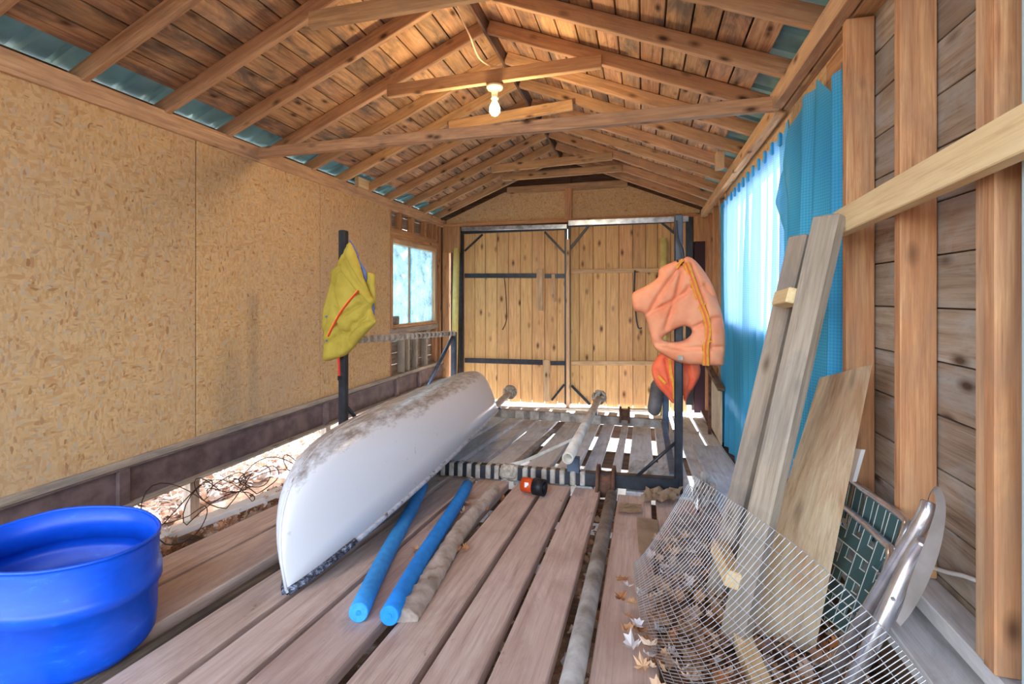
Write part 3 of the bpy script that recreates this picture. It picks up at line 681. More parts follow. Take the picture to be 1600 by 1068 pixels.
def pulley(c, r, wd):
    M = Matrix.Translation(c) @ Matrix.Rotation(math.pi/2, 4, 'Y')
    root = lathe('pulley_wheel', [(r*.72, -wd/2), (r*.66, 0), (r*.72, wd/2)], 'rust', rk, M, 18)
    for sg in (-1, 1): lathe('flange', [(r*.5, -.012), (r, -.010), (r, .010), (r*.5, .012)], 'rust', root, M @ Matrix.Translation((0, 0, sg*wd/2)), 24)
pulley(ony(947, 756, 3.2), .122, .10)
pulley(ony(976, 648, 5.05), .085, .085)
# ---- pipes and logs lying in the floor gaps
tag(straight('steel_pipe', fp(-.20, .9, .0), fp(-.19, 3.06, .0), .034, 'pipegrey'), 'long grey steel pipe lying in the open gap between the brown planks', 'pipe')
tag(straight('wooden_log', fp(-1.512, .55, -.052), fp(-1.505, 2.9, -.052), .042, 'log'), 'dark rounded log lying in the gap between planks beside the blue tub', 'log')
tag(straight('black_pipe', fp(-.842, .5, -.07), fp(-.842, 3.0, -.07), .022, 'blackplastic'), 'black pipe down in the narrow plank gap below the blue noodles', 'pipe')
# ---- blue tub
def tub():
    root = thing('blue_tub', 'big bright blue plastic drum cut down to a tub, at the left', 'tub', fp(-1.76, 1.06, 0))
    rim = catmull([(-2.03, 1.07, .25), (-1.95, 1.21, .26), (-1.78, 1.30, .245), (-1.62, 1.275, .235), (-1.505, 1.18, .24), (-1.48, 1.04, .25), (-1.56, .93, .255), (-1.70, .87, .26), (-1.88, .87, .255), (-2.0, .95, .25)], 5, True)
    n = len(rim); c = V(-1.757, 1.075, 0); zb = fz(1.3)+.012
    prof = [(0, 1.0, 0), (.31, .995, .004), (.322, 1.026, .02), (.44, 1.030, .02), (.450, .985, .006), (.75, .98, 0), (.92, .96, 0), (.985, .91, 0), (1., .84, 0)]
    bm = bmesh.new(); rings = []
    for f, s, e in prof:
        rings.append([bm.verts.new((c.x+(p.x-c.x)*s, c.y+(p.y-c.y)*s, p.z+(zb-p.z)*f)) for p in rim])
    inner = []
    for f, s, e in prof: inner.append([bm.verts.new((c.x+(p.x-c.x)*(s-.03), c.y+(p.y-c.y)*(s-.03), p.z+(zb+.012-p.z)*f)) for p in rim])
    for R in (rings, inner):
        for a, b in zip(R, R[1:]):
            for k in range(n): bm.faces.new((a[k], a[(k+1) % n], b[(k+1) % n], b[k])).smooth = True
        bm.faces.new(R[-1])
    for k in range(n): bm.faces.new((rings[0][k], rings[0][(k+1) % n], inner[0][(k+1) % n], inner[0][k]))
    bmesh.ops.recalc_face_normals(bm, faces=bm.faces); mesh('tub_body', bm, 'drum', root)
    tube('rim', [V(p) + V(0, 0, .001) for p in rim], .005, 'drum', root, 6, True)
tub()
# ---- pool noodles
def noodle(p0, p1, mat, label):
    root = thing('pool_noodle', label, 'pool noodle', (p0[0], p0[1], fz(p0[1])), 'blue pool noodles on the planks')
    bm = bmesh.new(); p0, p1 = V(p0), V(p1); L = (p1-p0).length; P = [(-L/2+L*i/12, .006*math.sin(i*.5), 0) for i in range(13)]
    sweep(bm, [(-L/2-.001, 0, 0), (-L/2+.003, 0, 0)] + P[1:], [.030, .034] + [.034]*12, 18); M = frame(p0, p1, V(0, 0, 1)); b = mesh('foam_body', bm, mat, root, M)
    lathe('end_core', [(.009, -.001), (.009, .002)], 'bluefoam2', root, M @ Matrix.Translation((-L/2-.001, 0, 0)) @ Matrix.Rotation(-math.pi/2, 4, 'Y'), 12)
noodle(onf(560, 957, .036), onf(660, 758, .036), 'bluefoam', 'blue pool noodle closest to the canoe, partly under its edge')
noodle(onf(608, 962, .036), onf(730, 757, .036), 'bluefoam2', 'blue pool noodle between the other noodle and the rolled grey rag')
# ---- rolled rag beside the noodles
def rag():
    P = catmull([onf(630, 962, .02), onf(665, 910, .025), onf(690, 870, .03), onf(712, 835, .03), onf(738, 800, .03), onf(758, 780, .03), onf(772, 762, .03)], 8)
    bm = bmesh.new(); n = len(P); o = P[0].copy(); rows = []
    for i, p in enumerate(P):
        row = []; wv = .052 - .016*i/n
        for k in range(13):
            a = math.pi*k/12; x = math.cos(a)*wv; h = math.sin(a)*.04*(1+.25*math.sin(i*1.1+k*.7)*math.sin(i*.63)) - .02
            row.append(bm.verts.new((p-o) + V(x*.93, x*.25, h + .006*math.sin(i*2.1+k))))
        rows.append(row)
    for a, b in zip(rows, rows[1:]):
        for k in range(12): bm.faces.new((a[k], a[k+1], b[k+1], b[k]))
    bm.faces.new(rows[0]); bm.faces.new(rows[-1][::-1]); bmesh.ops.recalc_face_normals(bm, faces=bm.faces)
    tag(mesh('rolled_rag', bm, 'greyrag', None, Matrix.Translation(o), True), 'crumpled grey-brown cloth strip rolled up beside the blue noodle', 'cloth')
rag()
# ---- orange and black cup
cu = thing('orange_cup', 'small orange and black plastic cup lying on its side by the wrapped beam', 'cup', fp(-.66, 2.96, 0))
c0, c1 = fp(-.73, 2.93, .052), fp(-.585, 2.90, .052)
straight('cup_body', c0, c0.lerp(c1, .55), .044, 'orangeplastic', cu, 18); pipe_open('cup_lid', c0.lerp(c1, .52), c1, .05, 'blackplastic', cu)
mesh('label_sticker', boxbm(.025, .002, .03, 0), 'white', cu, Matrix.Translation(c0.lerp(c1, .28)+V(-.005, -.042, .016)))
# ---- ceiling lamp
lp = thing('ceiling_lamp', 'bare glowing bulb in a white porcelain holder under the roof tie', 'lamp', ony(773, 134, 3.145))
LC = ony(773, 134, 3.145); LM = Matrix.Translation(LC)
lathe('lamp_base', [(.056, .0), (.058, -.012), (.05, -.026), (.024, -.034), (.022, -.075), (.026, -.09)], 'porcelain', lp, LM, 22)
lathe('bulb', [(.015, -.088), (.017, -.11), (.03, -.13), (.038, -.155), (.036, -.18), (.022, -.20), (.006, -.207)], 'bulb', lp, LM, 20)
pl = bpy.data.lights.new('lamp_light', 'POINT'); pl.energy = 6; pl.color = (1, .72, .40); pl.shadow_soft_size = .06
plo = bpy.data.objects.new('lamp_light', pl); COL.objects.link(plo); plo.parent = lp; plo.matrix_parent_inverse = W[lp.name].inverted(); plo.matrix_basis = Matrix.Translation(LC + V(0, -.02, -.27))
tag(tube('lamp_cable', catmull([ony(712, 10, 2.72), ony(722, 30, 2.78), ony(735, 58, 2.86), ony(741, 75, 2.95), ony(750, 92, 3.05), ony(765, 102, 3.1), ony(782, 105, 3.12)], 6), .006, 'cable', None, 6), 'pale electric cable hanging in a curve above the glowing bulb', 'cable')
# ---- curtains
def curtain(name, y0, y1, ztop, zbot, amp, npleat, label, ptop=None, n=150, m=40, x=.745, left=None):
    root = thing(name, label, 'curtain', (x, (y0+y1)/2, min(zbot(0), zbot(1))), 'blue curtains on the right wall')
    bm = bmesh.new(); g = []
    for i in range(n+1):
        u = i/n; row = []
        ph = 2*math.pi*npleat*u + 1.1*math.sin(5*u) + .8*math.sin(13*u)
        for j in range(m+1):
            v = j/m; zt, zb = ztop(u), zbot(u); zz = zt+(zb-zt)*v
            a = amp*(.55+.45*min(1, v*3))*(1+.3*math.sin(17*u))
            xx = x + a*math.sin(ph + .25*math.sin(3*v+9*u)) + .012*math.sin(4*v+6*u)
            yy = y0+(y1-y0)*u + .012*math.sin(ph*2)*v + (left(u, v) if left else 0)
            row.append(bm.verts.new((xx, yy, zz)))
        g.append(row)
    for i in range(n):
        for j in range(m): bm.faces.new((g[i][j], g[i+1][j], g[i+1][j+1], g[i][j+1]))
    return root, mesh('cloth', bm, 'curtain', root, None, True), g
def zt_a(u): return 1.90 + .012*math.sin(u*2*math.pi*13) + (.05 if u < .03 else 0)
ra, ca, _ = curtain('curtain', 2.86, 5.12, zt_a, lambda u: -.30 - .10*u + .02*math.sin(9*u), .024, 13, 'long pale blue pleated curtain glowing in front of the window')
for k in range(13):
    y = 2.92 + k*.168; mesh('pleat', boxbm(.075, .02, .02, .006), 'curtain', ra, Matrix.Translation((.722, y, 1.865)) @ Matrix.Rotation(math.pi/2, 4, 'Y'))
def zt_b(u): return float(np.interp(u, [0, .1, .2, .35, .55, .75, .88, 1], [1.90, 1.88, 1.84, 1.955, 1.93, 1.86, 1.74, 1.62]))
rb, cb, _ = curtain('curtain', 2.10, 2.86, zt_b, lambda u: -.22 + .06*math.sin(7*u), .020, 5, 'saturated blue curtain bunched beside the wall stud', x=.73, left=lambda u, v: (u**3)*(.17*max(0, 1-abs(v-.05)/.10) - .02 + .06*v))
# ---- brace plank across the studs
tag(beam('pale_brace', onx(1312, 350, .675), onx(1640, 186, .675), .04, .088, 'newlumber'), 'pale new lumber brace nailed across the wall studs above the ladder', 'lumber')
# ---- crude ladder of two grey planks leaning on the wall
ld = thing('plank_ladder', 'crude ladder of two weathered grey planks with wooden rungs leaning on the wall', 'ladder', onf(1110, 960))
r1t, r1b = onx(1250, 368, .62), onf(1118, 930, .01); r2t, r2b = onx(1297, 338, .62), onf(1146, 1005, .01)
nrm = V(-.80, -.55, .25)
beam('rail', r1b, r1t, .082, .038, 'greywood', ld, nrm, .006, .004); beam('rail', r2b, r2t, .095, .045, 'greywood', ld, nrm, .006, .004)
def rung(f, l, name='rung', mat='newlumber'):
    a, b = r1b.lerp(r1t, f), r2b.lerp(r2t, f); c = (a+b)/2 + nrm.normalized()*.045; d = (b-a).normalized()*l/2
    beam(name, c-d, c+d, .055, .055, mat, ld, nrm, .004)
rung(.80, .19); rung(.13, .26, 'rung', 'newlumber')
tag(beam('lumber_offcut', onf(1160, 1000, .03), onf(1195, 1085, .03), .055, .05, 'newlumber', None, FUP), 'short pale lumber offcut on the leaves under the wire mesh', 'lumber')
# ---- wide plank leaning on the studs
TL, TR, BL, BR = onx(1265, 590, .63), onx(1358, 555, .70), onf(1172, 985, .005), onf(1285, 1020, .005)
def slab(name, q, th, mat):
    a, b, c, d = q; cen = (a+b+c+d)/4; x = ((c+d)-(a+b)).normalized(); n = (b-a).cross(d-a).normalized(); y = n.cross(x)
    M = Matrix((x, y, n)).transposed().to_4x4(); M.translation = cen; Mi = M.inverted(); bm = bmesh.new(); K_ = 8
    g = [[bm.verts.new(Mi @ a.lerp(b, i/K_).lerp(d.lerp(c, i/K_), j/K_)) for j in range(K_+1)] for i in range(K_+1)]
    for i in range(K_):
        for j in range(K_): bm.faces.new((g[i][j], g[i+1][j], g[i+1][j+1], g[i][j+1]))
    bmesh.ops.solidify(bm, geom=bm.faces[:], thickness=th); bmesh.ops.recalc_face_normals(bm, faces=bm.faces); return mesh(name, bm, mat, None, M)
tag(slab('wide_plank', [BL, BR, TR, TL], .022, 'wideplank'), 'wide pale brown plank leaning against the stud beside the folded chair', 'plank')
# ---- folded lawn chair
t = NT('chairweb'); tc = t.add('TexCoord'); sx = t.add('SeparateXYZ'); t.l(tc.outputs['Object'], sx.inputs[0]); ay = t.math('ABSOLUTE', sx.outputs[1])
f = t.math('MULTIPLY', t.math('GREATER_THAN', ay, .0185), t.math('LESS_THAN', ay, .0225)); MATS['chairweb'] = t.done(t.mix(f, lin((58, 88, 90)), lin((206, 212, 206))), .75)
CH = thing('lawn_chair', 'folded aluminium lawn chair with dark green woven webbing leaning on the wall', 'chair', onf(1310, 1075))
def cx(py): return .69 - .20*(py-765)/310
def cpt(px, py, dx=0.): return onx(px, py, cx(py)+dx)
def ctube(name, pp, r, mat='alu', dx=0., n=6): return tube(name, catmull([cpt(a, b, dx) for a, b in pp], n), r, mat, CH, 10)
ctube('frame_tube', [(1452, 785), (1442, 812), (1400, 882), (1345, 975), (1285, 1078), (1270, 1100)], .017)
ctube('frame_tube', [(1444, 845), (1418, 885), (1372, 985), (1322, 1085), (1312, 1105)], .017)
ctube('back_tube', [(1300, 778), (1330, 800), (1380, 845), (1392, 862), (1386, 895), (1366, 932), (1330, 1000)], .0115, 'alu', .01)
ctube('back_tube', [(1322, 742), (1350, 765), (1408, 806), (1417, 825), (1404, 858)], .0115, 'alu', .03)
al = [(1446, 800), (1450, 778), (1458, 768), (1462, 792), (1450, 832), (1434, 874), (1419, 915), (1411, 944), (1400, 970)]
ar = [(1452, 770), (1462, 759), (1472, 766), (1478, 792), (1474, 835), (1462, 880), (1444, 922), (1424, 957), (1407, 978)]
bm = bmesh.new(); o_ = cpt(1446, 800); AL = catmull([cpt(a, b, -.012) - o_ for a, b in al], 3); AR = catmull([cpt(a, b, -.004) - o_ for a, b in ar], 3)
av = [(bm.verts.new(a), bm.verts.new(b)) for a, b in zip(AL, AR)]
for p_, q_ in zip(av, av[1:]): bm.faces.new((p_[0], p_[1], q_[1], q_[0])).smooth = True
bmesh.ops.solidify(bm, geom=bm.faces[:], thickness=.008); bmesh.ops.recalc_face_normals(bm, faces=bm.faces); mesh('armrest', bm, 'armrest', CH, Matrix.Translation(o_))
def strap(name, a, b, wd=.05):
    a, b = V(a), V(b); nrm_ = V(-.8, 0, .45); return mesh(name, boxbm((b-a).length, wd, .003, .001), 'chairweb', CH, frame(a, b, nrm_))
cor = [(1284, 768), (1388, 852), (1335, 1000), (1235, 925)]
def cw(s, d, dx=.012):
    a = Vector(cor[0]).lerp(Vector(cor[1]), s); b = Vector(cor[3]).lerp(Vector(cor[2]), s); p = a.lerp(b, d); return onx(p.x, p.y, cx(p.y)+dx)
for k in range(5): s_ = .08+.21*k; strap('webbing_strap', cw(s_, 0), cw(s_, 1), .056)
for k in range(4): d_ = .2+.24*k; strap('cross_strap', cw(0, d_, .0155), cw(1, d_, .0155), .044)
cor = [(1300, 728), (1412, 812), (1395, 868), (1290, 790)]
for k in range(6): s_ = .06+.165*k; strap('webbing_strap', cw(s_, 0, .03), cw(s_, 1, .03), .062)
for a, b in ((1372, 895), (1332, 962), (1395, 935), (1362, 1022)):
    p = cpt(a, b, -.013); mesh('rivet', boxbm(.008, .008, .008, .002), 'alu', CH, Matrix.Translation(p))
wp = prism('white_board', [onx(1336, 700, .70), onx(1349, 702, .70), onx(1335, 752, .70), onx(1325, 750, .70)], .012, 'white'); tag(wp, 'short white board standing behind the wide plank beside the chair', 'board')
# ---- wire mesh sheet
def wiremesh():
    top = catmull([ony(1083, 742, 2.10), ony(1130, 772, 1.90), ony(1180, 806, 1.66), ony(1280, 881, 1.42), ony(1380, 981, 1.24), ony(1450, 1066, 1.13), ony(1500, 1125, 1.07)], 14)
    bot = catmull([onf(990, 880, .02), onf(994, 920, .02), onf(1002, 965, .02), onf(1022, 1020, .02), onf(1048, 1085, .02), onf(1070, 1130, .02), onf(1090, 1180, .02)], 14)
    o = bot[0].copy(); bm = bmesh.new(); nu, nv = len(top)-1, 15
    def P(u, v):
        i = min(int(u*nu), nu-1); f = u*nu-i; a = bot[i].lerp(bot[i+1], f); b = top[i].lerp(top[i+1], f)
        p = a.lerp(b, v); s = math.sin(math.pi*v); return p + V(-.02*s, -.05*s, -.05*s) + V(0, .01, .01)*math.sin(u*9+v*3)*s - o
    for k in range(nv+1): sweep(bm, [P(i/40, k/nv) for i in range(41)], .0014, 3, caps=False)
    for k in range(75): sweep(bm, [P(k/74, j/12) for j in range(13)], .0014, 3, caps=False)
    tag(mesh('wire_mesh', bm, 'wire', None, Matrix.Translation(o)), 'sheet of galvanised wire mesh bowed over the leaves before the ladder', 'wire mesh')
wiremesh()
# ---- life jackets
def c6(L): return [(860+a/3.3333, 320+b/3.3333) for a, b in L]
pj_ = thing('life_jacket', 'faded salmon orange life jacket hanging from the right rack post', 'life jacket', fp(.2, 3.1, .7), 'life jackets on the rack posts')
YP = 3.10
puffy('jacket_body', c6([(690, 278), (722, 270), (770, 305), (835, 400), (880, 520), (902, 610), (912, 710), (906, 800), (893, 836), (800, 832), (700, 826), (610, 792), (545, 748), (524, 690), (500, 600), (478, 562), (440, 552), (427, 510), (430, 458), (500, 420), (558, 378), (570, 330), (640, 296)]),
      'pfd', pj_, YP, .058, .085, [c6([(588, 688), (640, 652), (700, 630), (735, 650), (728, 680), (690, 706), (640, 712), (598, 706)])],
      [c6([(520, 560), (620, 510), (700, 460), (720, 430)]), c6([(690, 300), (600, 420), (500, 580)]), c6([(740, 640), (840, 590), (900, 590)]), c6([(550, 720), (700, 745), (800, 740), (905, 740)]), c6([(720, 300), (770, 430), (805, 560), (822, 700), (812, 830)]), c6([(690, 300), (660, 450), (600, 640)]), c6([(800, 420), (880, 520)])])
sp = catmull([(705, 300, 0), (738, 390, 0), (775, 500, 0), (808, 580, 0), (820, 660, 0), (808, 740, 0), (810, 835, 0)], 6)
def ribbon(name, pp, y, wd, th, mat, parent):
    P = [ony(a, b, y) for a, b in pp]; o = P[0].copy(); bm = bmesh.new(); R = []
    for i, p in enumerate(P):
        tg = (P[min(i+1, len(P)-1)] - P[max(i-1, 0)]).normalized(); sd = tg.cross(V(0, -1, 0)).normalized()
        R.append([bm.verts.new(p-o + sd*x*wd/2 + V(0, -z, 0)) for x, z in ((-1, 0), (-.8, th), (.8, th), (1, 0))])
    for a, b in zip(R, R[1:]):
        for k in range(4): bm.faces.new((a[k], a[(k+1) % 4], b[(k+1) % 4], b[k]))
    bm.faces.new(R[0]); bm.faces.new(R[-1][::-1]); bmesh.ops.recalc_face_normals(bm, faces=bm.faces); return mesh(name, bm, mat, parent, Matrix.Translation(o))
pc = c6([(v.x, v.y) for v in sp]); ribbon('strap', pc, YP-.046, .040, .014, 'strapyellow', pj_); ribbon('strap_edge', pc, YP-.059, .010, .004, 'pfdred', pj_)
ribbon('belt_keeper', c6([(782, 712), (845, 710)]), YP-.052, .012, .006, 'strapyellow', pj_)
ribbon('belt_keeper', c6([(760, 540), (812, 512)]), YP-.052, .010, .006, 'strapyellow', pj_)
ribbon('loop', c6([(655, 330), (672, 305), (690, 285)]), YP-.03, .02, .012, 'strapyellow', pj_)
ribbon('badge', c6([(662, 795), (690, 797)]), YP-.058, .03, .004, 'webbing', pj_)
tube('hook', catmull([ony(1057, 345, 3.19), ony(1060, 372, 3.16), ony(1067, 390, 3.12), ony(1068, 408, 3.09), ony(1062, 413, 3.07), ony(1058, 406, 3.08)], 5), .007, 'blackpaint', rk, 6)
p2 = thing('life_jacket', 'bright orange-red life jacket hanging lower down behind the salmon one', 'life jacket', fp(.15, 3.3, .35), 'life jackets on the rack posts')
puffy('jacket_body', c6([(600, 740), (570, 775), (535, 825), (528, 870), (550, 935), (595, 985), (640, 1032), (655, 985), (668, 960), (690, 985), (700, 1022), (738, 965), (778, 890), (776, 830), (730, 770), (660, 740)]), 'pfdred', p2, 3.33, .045, .06, (), [c6([(600, 800), (620, 900), (640, 1010)]), c6([(700, 800), (730, 900), (710, 1000)]), c6([(550, 860), (620, 960)])])
ribbon('yellow_panel', c6([(620, 800), (628, 880), (645, 950), (645, 1010)]), 3.283, .02, .006, 'strapyellow', p2)
ribbon('strap', c6([(560, 890), (600, 930)]), 3.29, .02, .006, 'strapyellow', p2)
def c5(L): return [(480+a/3.956, 330+b/3.956) for a, b in L]
vt = thing('life_vest', 'yellow-green quilted life vest hanging from the left rack post', 'life vest', fp(-2.15, 2.95, .75), 'life jackets on the rack posts')
YV = 2.93
puffy('vest_body', c5([(262, 190), (290, 240), (318, 310), (352, 420), (385, 500), (412, 552), (400, 600), (418, 660), (424, 690), (350, 770), (280, 850), (240, 888), (180, 910), (130, 924), (100, 914), (106, 830), (100, 750), (100, 640), (112, 570), (142, 470), (150, 380), (190, 320), (232, 240)]), 'vest', vt, YV, .05, .07, (),
      [c5([(255, 220), (215, 330), (180, 460), (150, 600), (110, 760)]), c5([(230, 260), (330, 440), (400, 545)]), c5([(190, 330), (270, 440), (310, 490)]), c5([(150, 400), (190, 540), (215, 620)]), c5([(310, 490), (350, 530), (395, 580), (370, 650), (300, 700), (265, 750), (275, 840)]), c5([(105, 810), (180, 790), (230, 740), (265, 750)]), c5([(240, 640), (300, 600), (370, 560)]), c5([(200, 690), (220, 800), (200, 905)]), c5([(420, 680), (330, 700), (270, 760)])])
puffy('back_panel', c5([(345, 375), (415, 388), (420, 460), (425, 590), (405, 600), (370, 500), (345, 430)]), 'vest', vt, YV+.06, .02, .04)
puffy('lining', c5([(258, 185), (275, 190), (310, 250), (325, 300), (365, 370), (360, 440), (318, 330)]), 'blueinner', vt, YV+.03, .012, .02)
puffy('lining', c5([(405, 560), (415, 590), (412, 662), (365, 655)]), 'blueinner', vt, YV+.02, .02, .03)
vs = [(a, b) for a, b in c5([(318, 488), (260, 555), (210, 620), (170, 690), (128, 772)])]
vs = [(v.x, v.y) for v in catmull([(a, b, 0) for a, b in vs], 5)]
ribbon('strap', vs, YV-.048, .02, .008, 'strapyellow', vt); ribbon('strap_stripe', vs, YV-.056, .011, .004, 'strapred', vt)
ribbon('belt_tail', c5([(195, 905), (198, 960), (200, 1015)]), YV-.005, .016, .006, 'strapred', vt); b_ = ony(*c5([(201, 1030)])[0], YV); mesh('buckle', boxbm(.03, .012, .035, .003), 'blackplastic', vt, Matrix.Translation(b_))
for a, b in ((118, 650), (118, 800)): q_ = ony(*c5([(a, b)])[0], YV-.03); mesh('snap', boxbm(.014, .012, .014, .004), 'blueinner', vt, Matrix.Translation(q_))
# ---- tubes, fender and odds along the doors
tag(straight('yellow_tube', V(-2.60, 6.36, fz(6.36)), ony(713.5, 388, 6.42), .045, 'yellowfoam'), 'pale yellow foam tube standing in the corner left of the doors', 'tube', 'yellow tubes by the doors')
tag(straight('yellow_tube', V(.245, 6.38, fz(6.38)), ony(1036.5, 372, 6.42), .045, 'yellowfoam'), 'yellow tube standing before the right door, partly behind the salmon life jacket', 'tube', 'yellow tubes by the doors')
fe = thing('boat_fender', 'worn grey boat fender leaning beside the right rear rack post', 'fender', ony(1020, 650, 4.85))
FA, FB = ony(1021, 649, 4.85), ony(1029, 592, 4.95); FM = frame(FA, FB, V(0, -1, 0)); FLn = (FB-FA).length
lathe('fender_body', [(.012, -FLn/2), (.05, -FLn/2+.02), (.066, -FLn/2+.07), (.066, FLn/2-.06), (.045, FLn/2-.015), (.014, FLn/2)], 'fender', fe, FM @ Matrix.Rotation(math.pi/2, 4, 'Y'), 20)
lathe('fender_eye', [(.014, 0), (.014, .03), (.008, .035)], 'blackplastic', fe, Matrix.Translation(FB), 10)
tag(box('cream_panel', (.70, 4.85, fz(5)-.0), (.715, 5.7, .12), 'creampanel', None), 'cream painted board standing on edge beyond the end of the pale curtain', 'board')
tag(beam('bracket_post', V(.66, 5.3, fz(5.3)), V(.66, 5.3, .32), .03, .03, 'rust'), 'thin rusty upright post beside the far end of the pale curtain', 'post')
tag(beam('shelf_bracket', V(.66, 5.75, .32), V(.69, 4.75, .16), .06, .03, 'darkwood'), 'dark sloping shelf rail beyond the end of the pale curtain', 'rail')
tag(mesh('tin_box', boxbm(.13, .05, .10, .006), 'tin', None, Matrix.Translation((LX-.02, 5.16, .732)) @ Matrix.Rotation(math.pi/2, 4, 'Z')), 'small grey tin standing on the left window sill', 'tin')
# ---- left edge: white strip, tangled wire
tag(beam('white_strip', onf(236, 845, .022), onf(446, 764, .022), .08, .03, 'white', None, FUP), 'white plastic strip lying along the left edge of the planks', 'strip')
def tangle():
    bm = bmesh.new(); o = fp(-2.15, 2.1, 0)
    for i in range(9):
        c = fp(-2.2 + random.uniform(-.12, .15), 1.75 + i*.11, random.uniform(.02, .08)) - o; r1_, r2_ = random.uniform(.06, .14), random.uniform(.08, .2); th = random.uniform(0, 3); ti = random.uniform(.3, 1.3)
        P = []
        for k in range(26):
            a = 2*math.pi*k/24*1.05; x, y = r1_*math.cos(a), r2_*math.sin(a); P.append(c + V(x*math.cos(th)-y*math.sin(th), x*math.sin(th)+y*math.cos(th), abs(x)*ti + .03*math.sin(2*a+i)))
        sweep(bm, P, .0026, 4, caps=False)
    tag(mesh('wire_tangle', bm, 'rustwire', None, Matrix.Translation(o)), 'tangle of thin rusty wire loops at the left plank edge', 'wire')
tangle()
# ---- cord on the right sill
tag(tube('electric_cable', catmull([onx(1445, 882, .80), onx(1478, 893, .795), onx(1508, 900, .79), onx(1545, 915, .785)], 6), .006, 'white', None, 6), 'white electric cable along the right wall behind the chair', 'cable')
# ---- debris near the right post
def sheet(name, px, h, th, mat, label, cat, rum=.0):
    q = [onf(a, b, h) for a, b in px]; o = sum(q, Vector())/len(q)
    n_ = 8; bm = bmesh.new(); G = []
    for i in range(n_+1):
        G.append([bm.verts.new(q[0].lerp(q[1], i/n_).lerp(q[3].lerp(q[2], i/n_), j/n_) - o + V(0, 0, rum*random.random())) for j in range(n_+1)])
    for i in range(n_):
        for j in range(n_): bm.faces.new((G[i][j], G[i+1][j], G[i+1][j+1], G[i][j+1]))
    bmesh.ops.solidify(bm, geom=bm.faces[:], thickness=th); bmesh.ops.recalc_face_normals(bm, faces=bm.faces); tag(mesh(name, bm, mat, None, Matrix.Translation(o)), label, cat)
sheet('paper_sheet', [(978, 745), (1046, 748), (1040, 730), (990, 722)], .015, .003, 'paper', 'crumpled white paper sheet under the brace of the right rack post', 'paper', .05)
sheet('cardboard_scrap', [(966, 800), (1002, 802), (1002, 788), (968, 786)], .012, .006, 'cardboard', 'small flat cardboard scrap beside the rusty rack wheel', 'cardboard', .006)
sheet('torn_paper', [(1000, 786), (1050, 788), (1068, 770), (1010, 768)], .012, .004, 'cardboard', 'torn crumpled tan paper on the floor before the right rack post', 'paper', .05)
sheet('flat_board', [(1036, 890), (1098, 912), (1108, 805), (1052, 800)], .03, .012, 'greyrag', 'flat grey board lying under the wire mesh', 'board', .0)
sheet('plywood_scrap', [(998, 862), (1030, 866), (1028, 812), (995, 806)], .012, .012, 'cardboard', 'small tan plywood scrap lying left of the wire mesh', 'plywood', .0)
sheet('white_rag', [(1082, 790), (1120, 795), (1118, 765), (1088, 752)], .04, .004, 'paper', 'crumpled white plastic behind the top of the wire mesh', 'plastic', .09)
# ---- soil bed along the right wall
bm = bmesh.new(); G = [[bm.verts.new((.05+.66*i/10, .4+2.3*j/30, fz(.4+2.3*j/30) - .045 + .012*math.sin(9*i+5*j) + .03*math.sin(math.pi*i/10))) for j in range(31)] for i in range(11)]
for i in range(10):
    for j in range(30): bm.faces.new((G[i][j], G[i+1][j], G[i+1][j+1], G[i][j+1]))
o = mesh('soil_bed', bm, 'earth', None, None, True); o['kind'] = 'structure'
# ---- leaves
LEAF = [(0, -.5), (.12, -.28), (.42, -.32), (.34, -.1), (.52, .08), (.28, .14), (.24, .34), (.1, .26), (0, .55), (-.1, .26), (-.24, .34), (-.28, .14), (-.52, .08), (-.34, -.1), (-.42, -.32), (-.12, -.28)]
def addleaf(bm, c, s, q, curl, simple=False):
    L = LEAF[::2] if simple else LEAF
    cv = bm.verts.new(c); vs = [bm.verts.new(c + q @ V(x*s, y*s, s*curl*(x*x*1.6 + y*y*.8 + .3*math.sin(7*x+5*y)*abs(x)))) for x, y in L]
    for i in range(len(vs)): bm.faces.new((cv, vs[i], vs[(i+1) % len(vs)]))
def rq(t=.5): return Quaternion((0, 0, 1), random.uniform(0, 6.28)) @ Quaternion((1, 0, 0), random.gauss(0, t)) @ Quaternion((0, 1, 0), random.gauss(0, t))
def litter(name, n, pos, smin, smax, mat, label, cat, simple=True, t=.6):
    bm = bmesh.new()
    for i in range(n): p = pos(); addleaf(bm, V(p), random.uniform(smin, smax), rq(t), random.uniform(.2, 1.1), simple)
    o = mesh(name, bm, mat); o['kind'] = 'stuff'; o['label'] = label; o['category'] = cat; return o
def pr():
    while True:
        x, y = random.uniform(.0, .66), random.uniform(.9, 2.45)
        if x > -.02 + .10*abs(y-1.7): return (x, y, fz(y) + random.uniform(-.02, .05))
litter('leaf_litter', 850, pr, .03, .065, 'leaf', 'dry brown leaf litter under the wire mesh', 'leaves', False)
def pl_():
    
    while True:
        y = random.uniform(1.2, 3.4); x = -2.05 - abs(random.gauss(0, .28))
        if x > -2.8 and (y > 2.25 or y < 1.75 or x < -2.3 or random.random() < .12): return (x, y, max(fz(y) + random.uniform(-.04, .045) - .5*max(0, -2.12-x), gz(x, y)+.01))
litter('edge_leaves', 800, pl_, .03, .06, 'leaf', 'brown leaves and twigs caught along the left plank edge', 'leaves', False)
def pg():
    y = random.uniform(-1, 9); x = -2.99 - abs(random.gauss(0, 2.0)); return (x, y, gz(x, y) + random.uniform(.0, .05))
litter('outdoor_leaves', 9000, pg, .03, .085, 'frostleaf', 'frosty fallen leaves on the ground outside the left wall', 'leaves')
def ps():
    x = random.choice((-.215, -.25, -.165, -.445, -.845)) + random.gauss(0, .012); y = random.uniform(.8, 3.0); return (x, y, fz(y) - random.uniform(.05, .12))
litter('gap_leaves', 260, ps, .03, .05, 'leaf', 'leaf scraps down in the plank gaps', 'leaves')
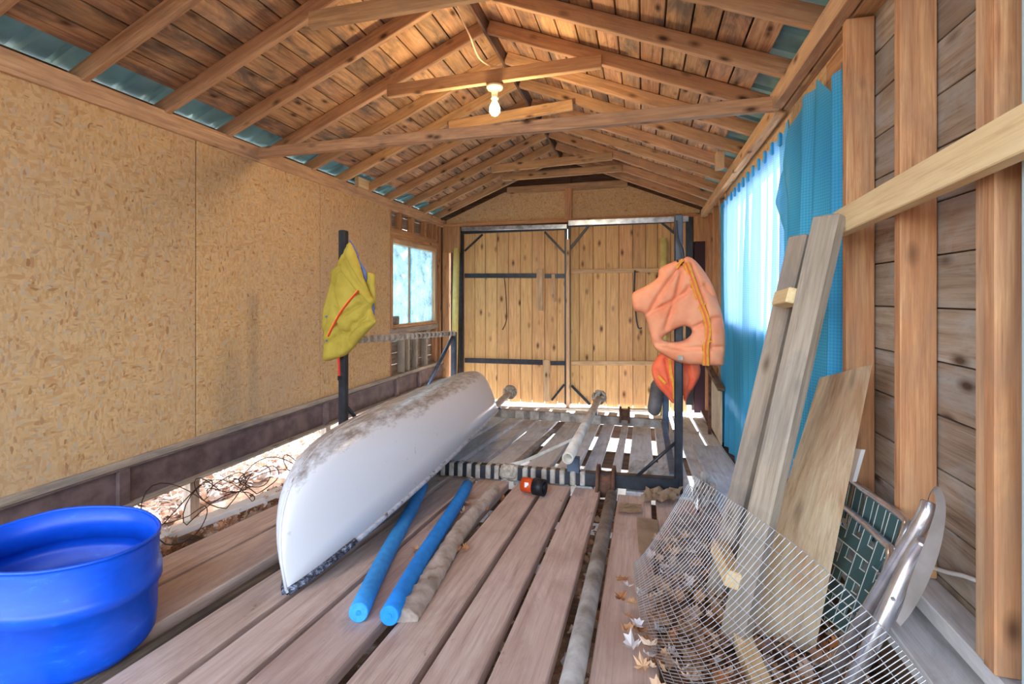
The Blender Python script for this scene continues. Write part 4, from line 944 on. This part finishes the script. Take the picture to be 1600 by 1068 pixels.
bm = bmesh.new()
for i in range(1600):
    y = random.uniform(0, 8); x = -3.1 - abs(random.gauss(0, 1.4)); c = V(x, y, gz(x, y)+.03); d = V(random.gauss(0, 1), random.gauss(0, 1), random.gauss(0, .25)).normalized()*random.uniform(.06, .2); sweep(bm, [c-d, c+V(0, 0, .02), c+d], .004, 3, caps=False)
o = mesh('outdoor_twigs', bm, 'webbing'); o['kind'] = 'stuff'; o['label'] = 'pale frosted twigs on the ground outside the left wall'; o['category'] = 'twigs'
lm = []
for k in range(4):
    bm = bmesh.new(); random.seed(40+k); addleaf(bm, V(0, 0, 0), 1., Quaternion(), .3+.3*k); me = bpy.data.meshes.new('leaf_blade'); bm.to_mesh(me); bm.free(); me.materials.append(MATS['leafone']); lm.append(me)
def oneleaf(px, py, s, h, label, group):
    p = onf(px, py, h); o = bpy.data.objects.new('fallen_leaf', random.choice(lm)); M = Matrix.Translation(p) @ rq(.3).to_matrix().to_4x4() @ Matrix.Scale(s, 4); put(o, M); tag(o, label, 'leaf', group)
random.seed(5)
for px, py in ((972, 905), (985, 915), (968, 935), (980, 962), (992, 975), (975, 985), (1000, 985), (1010, 1000), (985, 1010), (1015, 1022), (1005, 1040), (1030, 1030), (990, 940), (998, 925), (1030, 985), (1045, 1010)):
    oneleaf(px+random.uniform(-4, 4), py, random.uniform(.04, .07), random.uniform(.012, .03), 'curled dry leaf on the plank edge left of the wire mesh', 'dry leaves beside the wire mesh')
for px, py in ((648, 857), (738, 775), (731, 786), (724, 800), (742, 790), (760, 795), (718, 808), (727, 855), (713, 860), (684, 858), (768, 775)):
    oneleaf(px, py, random.uniform(.03, .055), .012, 'small dry leaf scattered around the blue noodles and rolled rag', 'dry leaves around the noodles')
# ---- conifers beyond the left window
def conifer(x, y, h):
    root = thing('conifer', 'dark conifer seen through the dusty left window', 'tree', (x, y, gz(x, y)), 'conifers beyond the left window')
    straight('trunk', V(x, y, gz(x, y)), V(x, y, gz(x, y)+h*.5), .12, 'bark', root, 8, .06); bm = bmesh.new()
    for k in range(7):
        zb = h*(.12+.12*k); r = h*.2*(1-k/8); ring = [bm.verts.new((r*random.uniform(.6, 1.1)*math.cos(a*.4488), r*random.uniform(.6, 1.1)*math.sin(a*.4488), zb+random.uniform(-.2, .1))) for a in range(14)]; tp_ = bm.verts.new((0, 0, zb+h*.2))
        for a in range(14): bm.faces.new((ring[a], ring[(a+1) % 14], tp_))
    mesh('foliage', bm, 'needles', root, Matrix.Translation((x, y, gz(x, y))))
random.seed(3)
for x, y, h in ((-7.5, 12.2, 5.5), (-9.5, 15.5, 7), (-8.6, 17.5, 7.5), (-11, 17.8, 8), (-12.5, 22, 9)): conifer(x, y, h)
